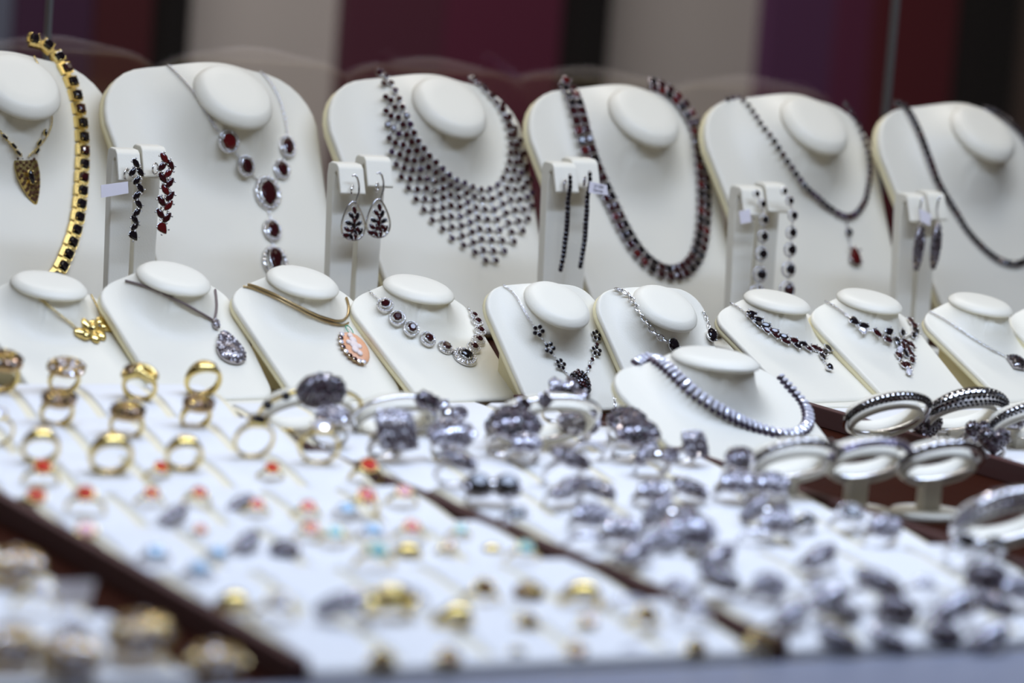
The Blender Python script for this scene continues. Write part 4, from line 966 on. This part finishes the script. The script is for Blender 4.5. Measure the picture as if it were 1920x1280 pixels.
# ------------------------------------------------------------------ bangles on cream holders
def bangle(px, py, a, bb, elev, yaw, zc, label, hlabel, style, roll=8, stem=True, tube=.0020, base='round'):
    """oval bangle round a cream oval collar on a stem; a, bb half axes in metres"""
    c = atZ(px, py, zc); e = R(elev)
    Mz = Matrix.Rotation(R(yaw), 4, 'Z')
    n = Mz.to_3x3() @ Vector((0, -math.cos(e), math.sin(e))); tx = Mz.to_3x3() @ Vector((1, 0, 0))
    Fm = frame(Vector((0, 0, 0)), n, tx) @ Matrix.Rotation(R(roll), 4, 'Z')
    h = thing('bangle_holder', hlabel, 'bangle holder', T(c.x, c.y, 0))
    col = MB(); V = []; F = []; N_ = 40
    for i in range(N_):
        an = 2*PI*i/N_
        for k, z in ((.90, -.011), (.95, -.0115), (1.0, .0035), (.95, .0035)):
            V.append(((a-.003)*k*math.cos(an), (bb-.003)*k*math.sin(an), z))
    for i in range(N_):
        for j in range(4): F.append((i*4+j, i*4+(j+1) % 4, ((i+1) % N_)*4+(j+1) % 4, ((i+1) % N_)*4+j))
    link('oval_collar', col.add((V, F), T(0, 0, zc) @ Fm).mesh('collar', CREAM), h)
    low = T(0, 0, zc) @ Fm @ Vector((0, -(bb-.003)*.93, 0))
    zl = max(low.z-.001, .012)
    link('stem', MB().add(box(-.006, low.y-.0035, .004, .006, low.y+.0035, zl+.002)).mesh('stem', CREAM, False), h)
    bevel(link('base', MB().add(lathe([(.0005, .0), (1, 0), (1, .7), (.93, 1), (.0005, 1)], 36), T(0, low.y, .0002) @ S(a*.95, .020, .0045)).mesh('base', CREAM), h), .001) if False else \
        link('base', MB().add(lathe([(.01, 0), (1, 0), (1.0, .7), (.95, 1), (.01, 1.02)], 36), T(0, low.y, .0002) @ S(a*.9, .019, .0045)).mesh('base', CREAM), h)
    t = thing('bangle', label, 'bangle', T(c))
    G = Fm @ T(0, .0042, 0)
    m = MB(); V = []; F = []; NU = 64; fat = {'wide': 1.3, 'pebble': 1.1, 'pave': .5}.get(style, .25)
    for i in range(NU):
        an = 2*PI*i/NU; k = 1.0+fat*max(0, math.sin(an))**2
        x = a*math.cos(an); y = bb*math.sin(an); nx, ny = Vector((math.cos(an)/a, math.sin(an)/bb)).normalized()
        for q in range(8):
            g = 2*PI*q/8; V.append((x+nx*tube*k*math.cos(g), y+ny*tube*k*math.cos(g), tube*k*math.sin(g)))
    for i in range(NU):
        for q in range(8): F.append((i*8+q, i*8+(q+1) % 8, ((i+1) % NU)*8+(q+1) % 8, ((i+1) % NU)*8+q))
    metal = GOLD if style == 'goldflower' else SILVER
    link('hoop', m.add((V, F)).mesh('hoop', metal), t, G)
    st = MB(); gr = MB()
    rows_ = {'pave': (8, 48, 88), 'wide': (-18, 12, 42, 72, 102), 'row': (58,), 'channel': (20, 65), 'pebble': (-5, 30, 65, 100)}.get(style, ())
    s_ = {'pave': .0025, 'wide': .0026, 'row': .0038, 'channel': .0030, 'pebble': .0032}.get(style, .002)
    arc = R(160 if style != 'wide' else 140); per = int(arc*(a+bb)/2/(s_*1.02))
    for r_i, rr in enumerate(rows_):
        for i in range(per):
            an = PI/2-arc/2+arc*(i+(.5 if r_i % 2 else 0))/per; x = a*math.cos(an); y = bb*math.sin(an)
            nx, ny = Vector((math.cos(an)/a, math.sin(an)/bb)).normalized(); k = 1.0+fat*max(0, math.sin(an))**2
            g = R(rr); rad = tube*k*(1+(.18*math.sin(i*1.3) if style == 'pebble' else 0))
            nn = Vector((nx*math.sin(g), ny*math.sin(g), math.cos(g))); P = Vector((x, y, 0))+nn*rad
            st.add(SMALLGEM, frame(P, nn, (-ny, nx, 0)) @ S(s_))
            for dd in (-.55, .55): gr.add(OCTA, frame(P, nn, (-ny, nx, 0)) @ T(s_*.5, s_*dd, s_*.16) @ S(s_*.17))
    if rows_:
        sm = {'pave': BLACK, 'wide': BLACK, 'row': BLACK, 'channel': mat('lilac_channel_stones', (.25, .22, .35), .08, .6, 1), 'pebble': PAVE}[style]
        link('pave_stones', st.mesh('pave_stones', sm, False), t, G); link('pave_grains', gr.mesh('pave_grains', SILVER, False), t, G)
    return t, h, G
bangle(1662, 786, .0275, .0165, -38, -7, .024, 'silver bangle with narrow black pave arch beside the heart ring', 'cream holder under the narrow black pave bangle', 'pave', roll=16)
bangle(1806, 784, .0275, .0165, -38, -7, .024, 'silver bangle with broad black pave top, second at right', 'cream holder under the broad black pave bangle', 'wide', roll=10, tube=.0026)
bangle(1930, 800, .0275, .0165, -38, -7, .024, 'silver pave bangle cut by the right edge', 'cream holder under the bangle at the right edge', 'pave', roll=16)
bangle(1488, 872, .0245, .0145, -38, -7, .030, 'slim silver bangle with dark stone row below the front bust', 'cream holder carrying the slim dark stone bangle', 'row', roll=8)
bangle(1622, 872, .0250, .0150, -38, -7, .030, 'silver bangle with blue reflecting channel stones', 'cream holder carrying the channel set bangle', 'channel', roll=8)
bangle(1760, 876, .0250, .0150, -38, -7, .030, 'silver bangle with red and clear stone row', 'cream holder carrying the red and clear stone bangle', 'row', roll=10)
bangle(1885, 985, .0280, .0180, -38, -7, .026, 'silver bangle covered in lumpy grey pave, lower right', 'cream holder under the lumpy grey pave bangle', 'pebble', roll=14, tube=.0028)
t, h, G = bangle(740, 790, .0260, .0165, -38, -7, .022, 'thin silver bangle with a small dark flower cluster', 'cream holder under the thin flower cluster bangle', 'plain', roll=8, tube=.0013)
pave_blob('flower_head', t, G @ T(.0150, .0135, .001) @ Matrix.Rotation(R(-60), 4, 'X'), .012, .011, .006, 24, .0026, PSILVER, DPAVE)
pave_blob('flower_head', t, G @ T(.0205, .0095, .001) @ Matrix.Rotation(R(-60), 4, 'X'), .010, .010, .006, 20, .0026, PSILVER, DPAVE)
t, h, G = bangle(1020, 795, .0330, .0180, -38, -7, .026, 'silver bangle with round garnet clusters below the flower pendant', 'cream holder under the round garnet cluster bangle', 'plain', roll=10, tube=.0016)
for an in (95, 118, 140, 160, 178, 200):
    a = R(an); pave_blob('stone_cluster', t, G @ T(.033*math.cos(a), .018*math.sin(a), .001) @ Matrix.Rotation(R(-45), 4, 'X'), .0085, .0085, .005, 16, .0026, PSILVER, DPAVE)
t, h, G = bangle(580, 778, .0300, .0175, -38, -7, .024, 'gold wire bangle with a large dark pave flower', 'cream holder under the gold wire flower bangle', 'goldflower', roll=8, tube=.0012)
pave_blob('flower_head', t, G @ T(.004, .0180, .002) @ Matrix.Rotation(R(-50), 4, 'X'), .030, .021, .009, 110, .0024, PSILVER, DPAVE)
for an in (62, 122, 150):
    a = R(an); link('dark_bead', MB().add(ball(.0028, 10, 7)).mesh('bead', BLACK), t, G @ T(.030*math.cos(a), .0175*math.sin(a), .001))
paper_tag([(100, 1092), (180, 1088), (166, 1136), (108, 1140)], atZ(140, 1112, .02).y, 'blurred white paper tag on the lower left corner tray', ysh=-.004)
print('OBJECTS', len(bpy.data.objects))
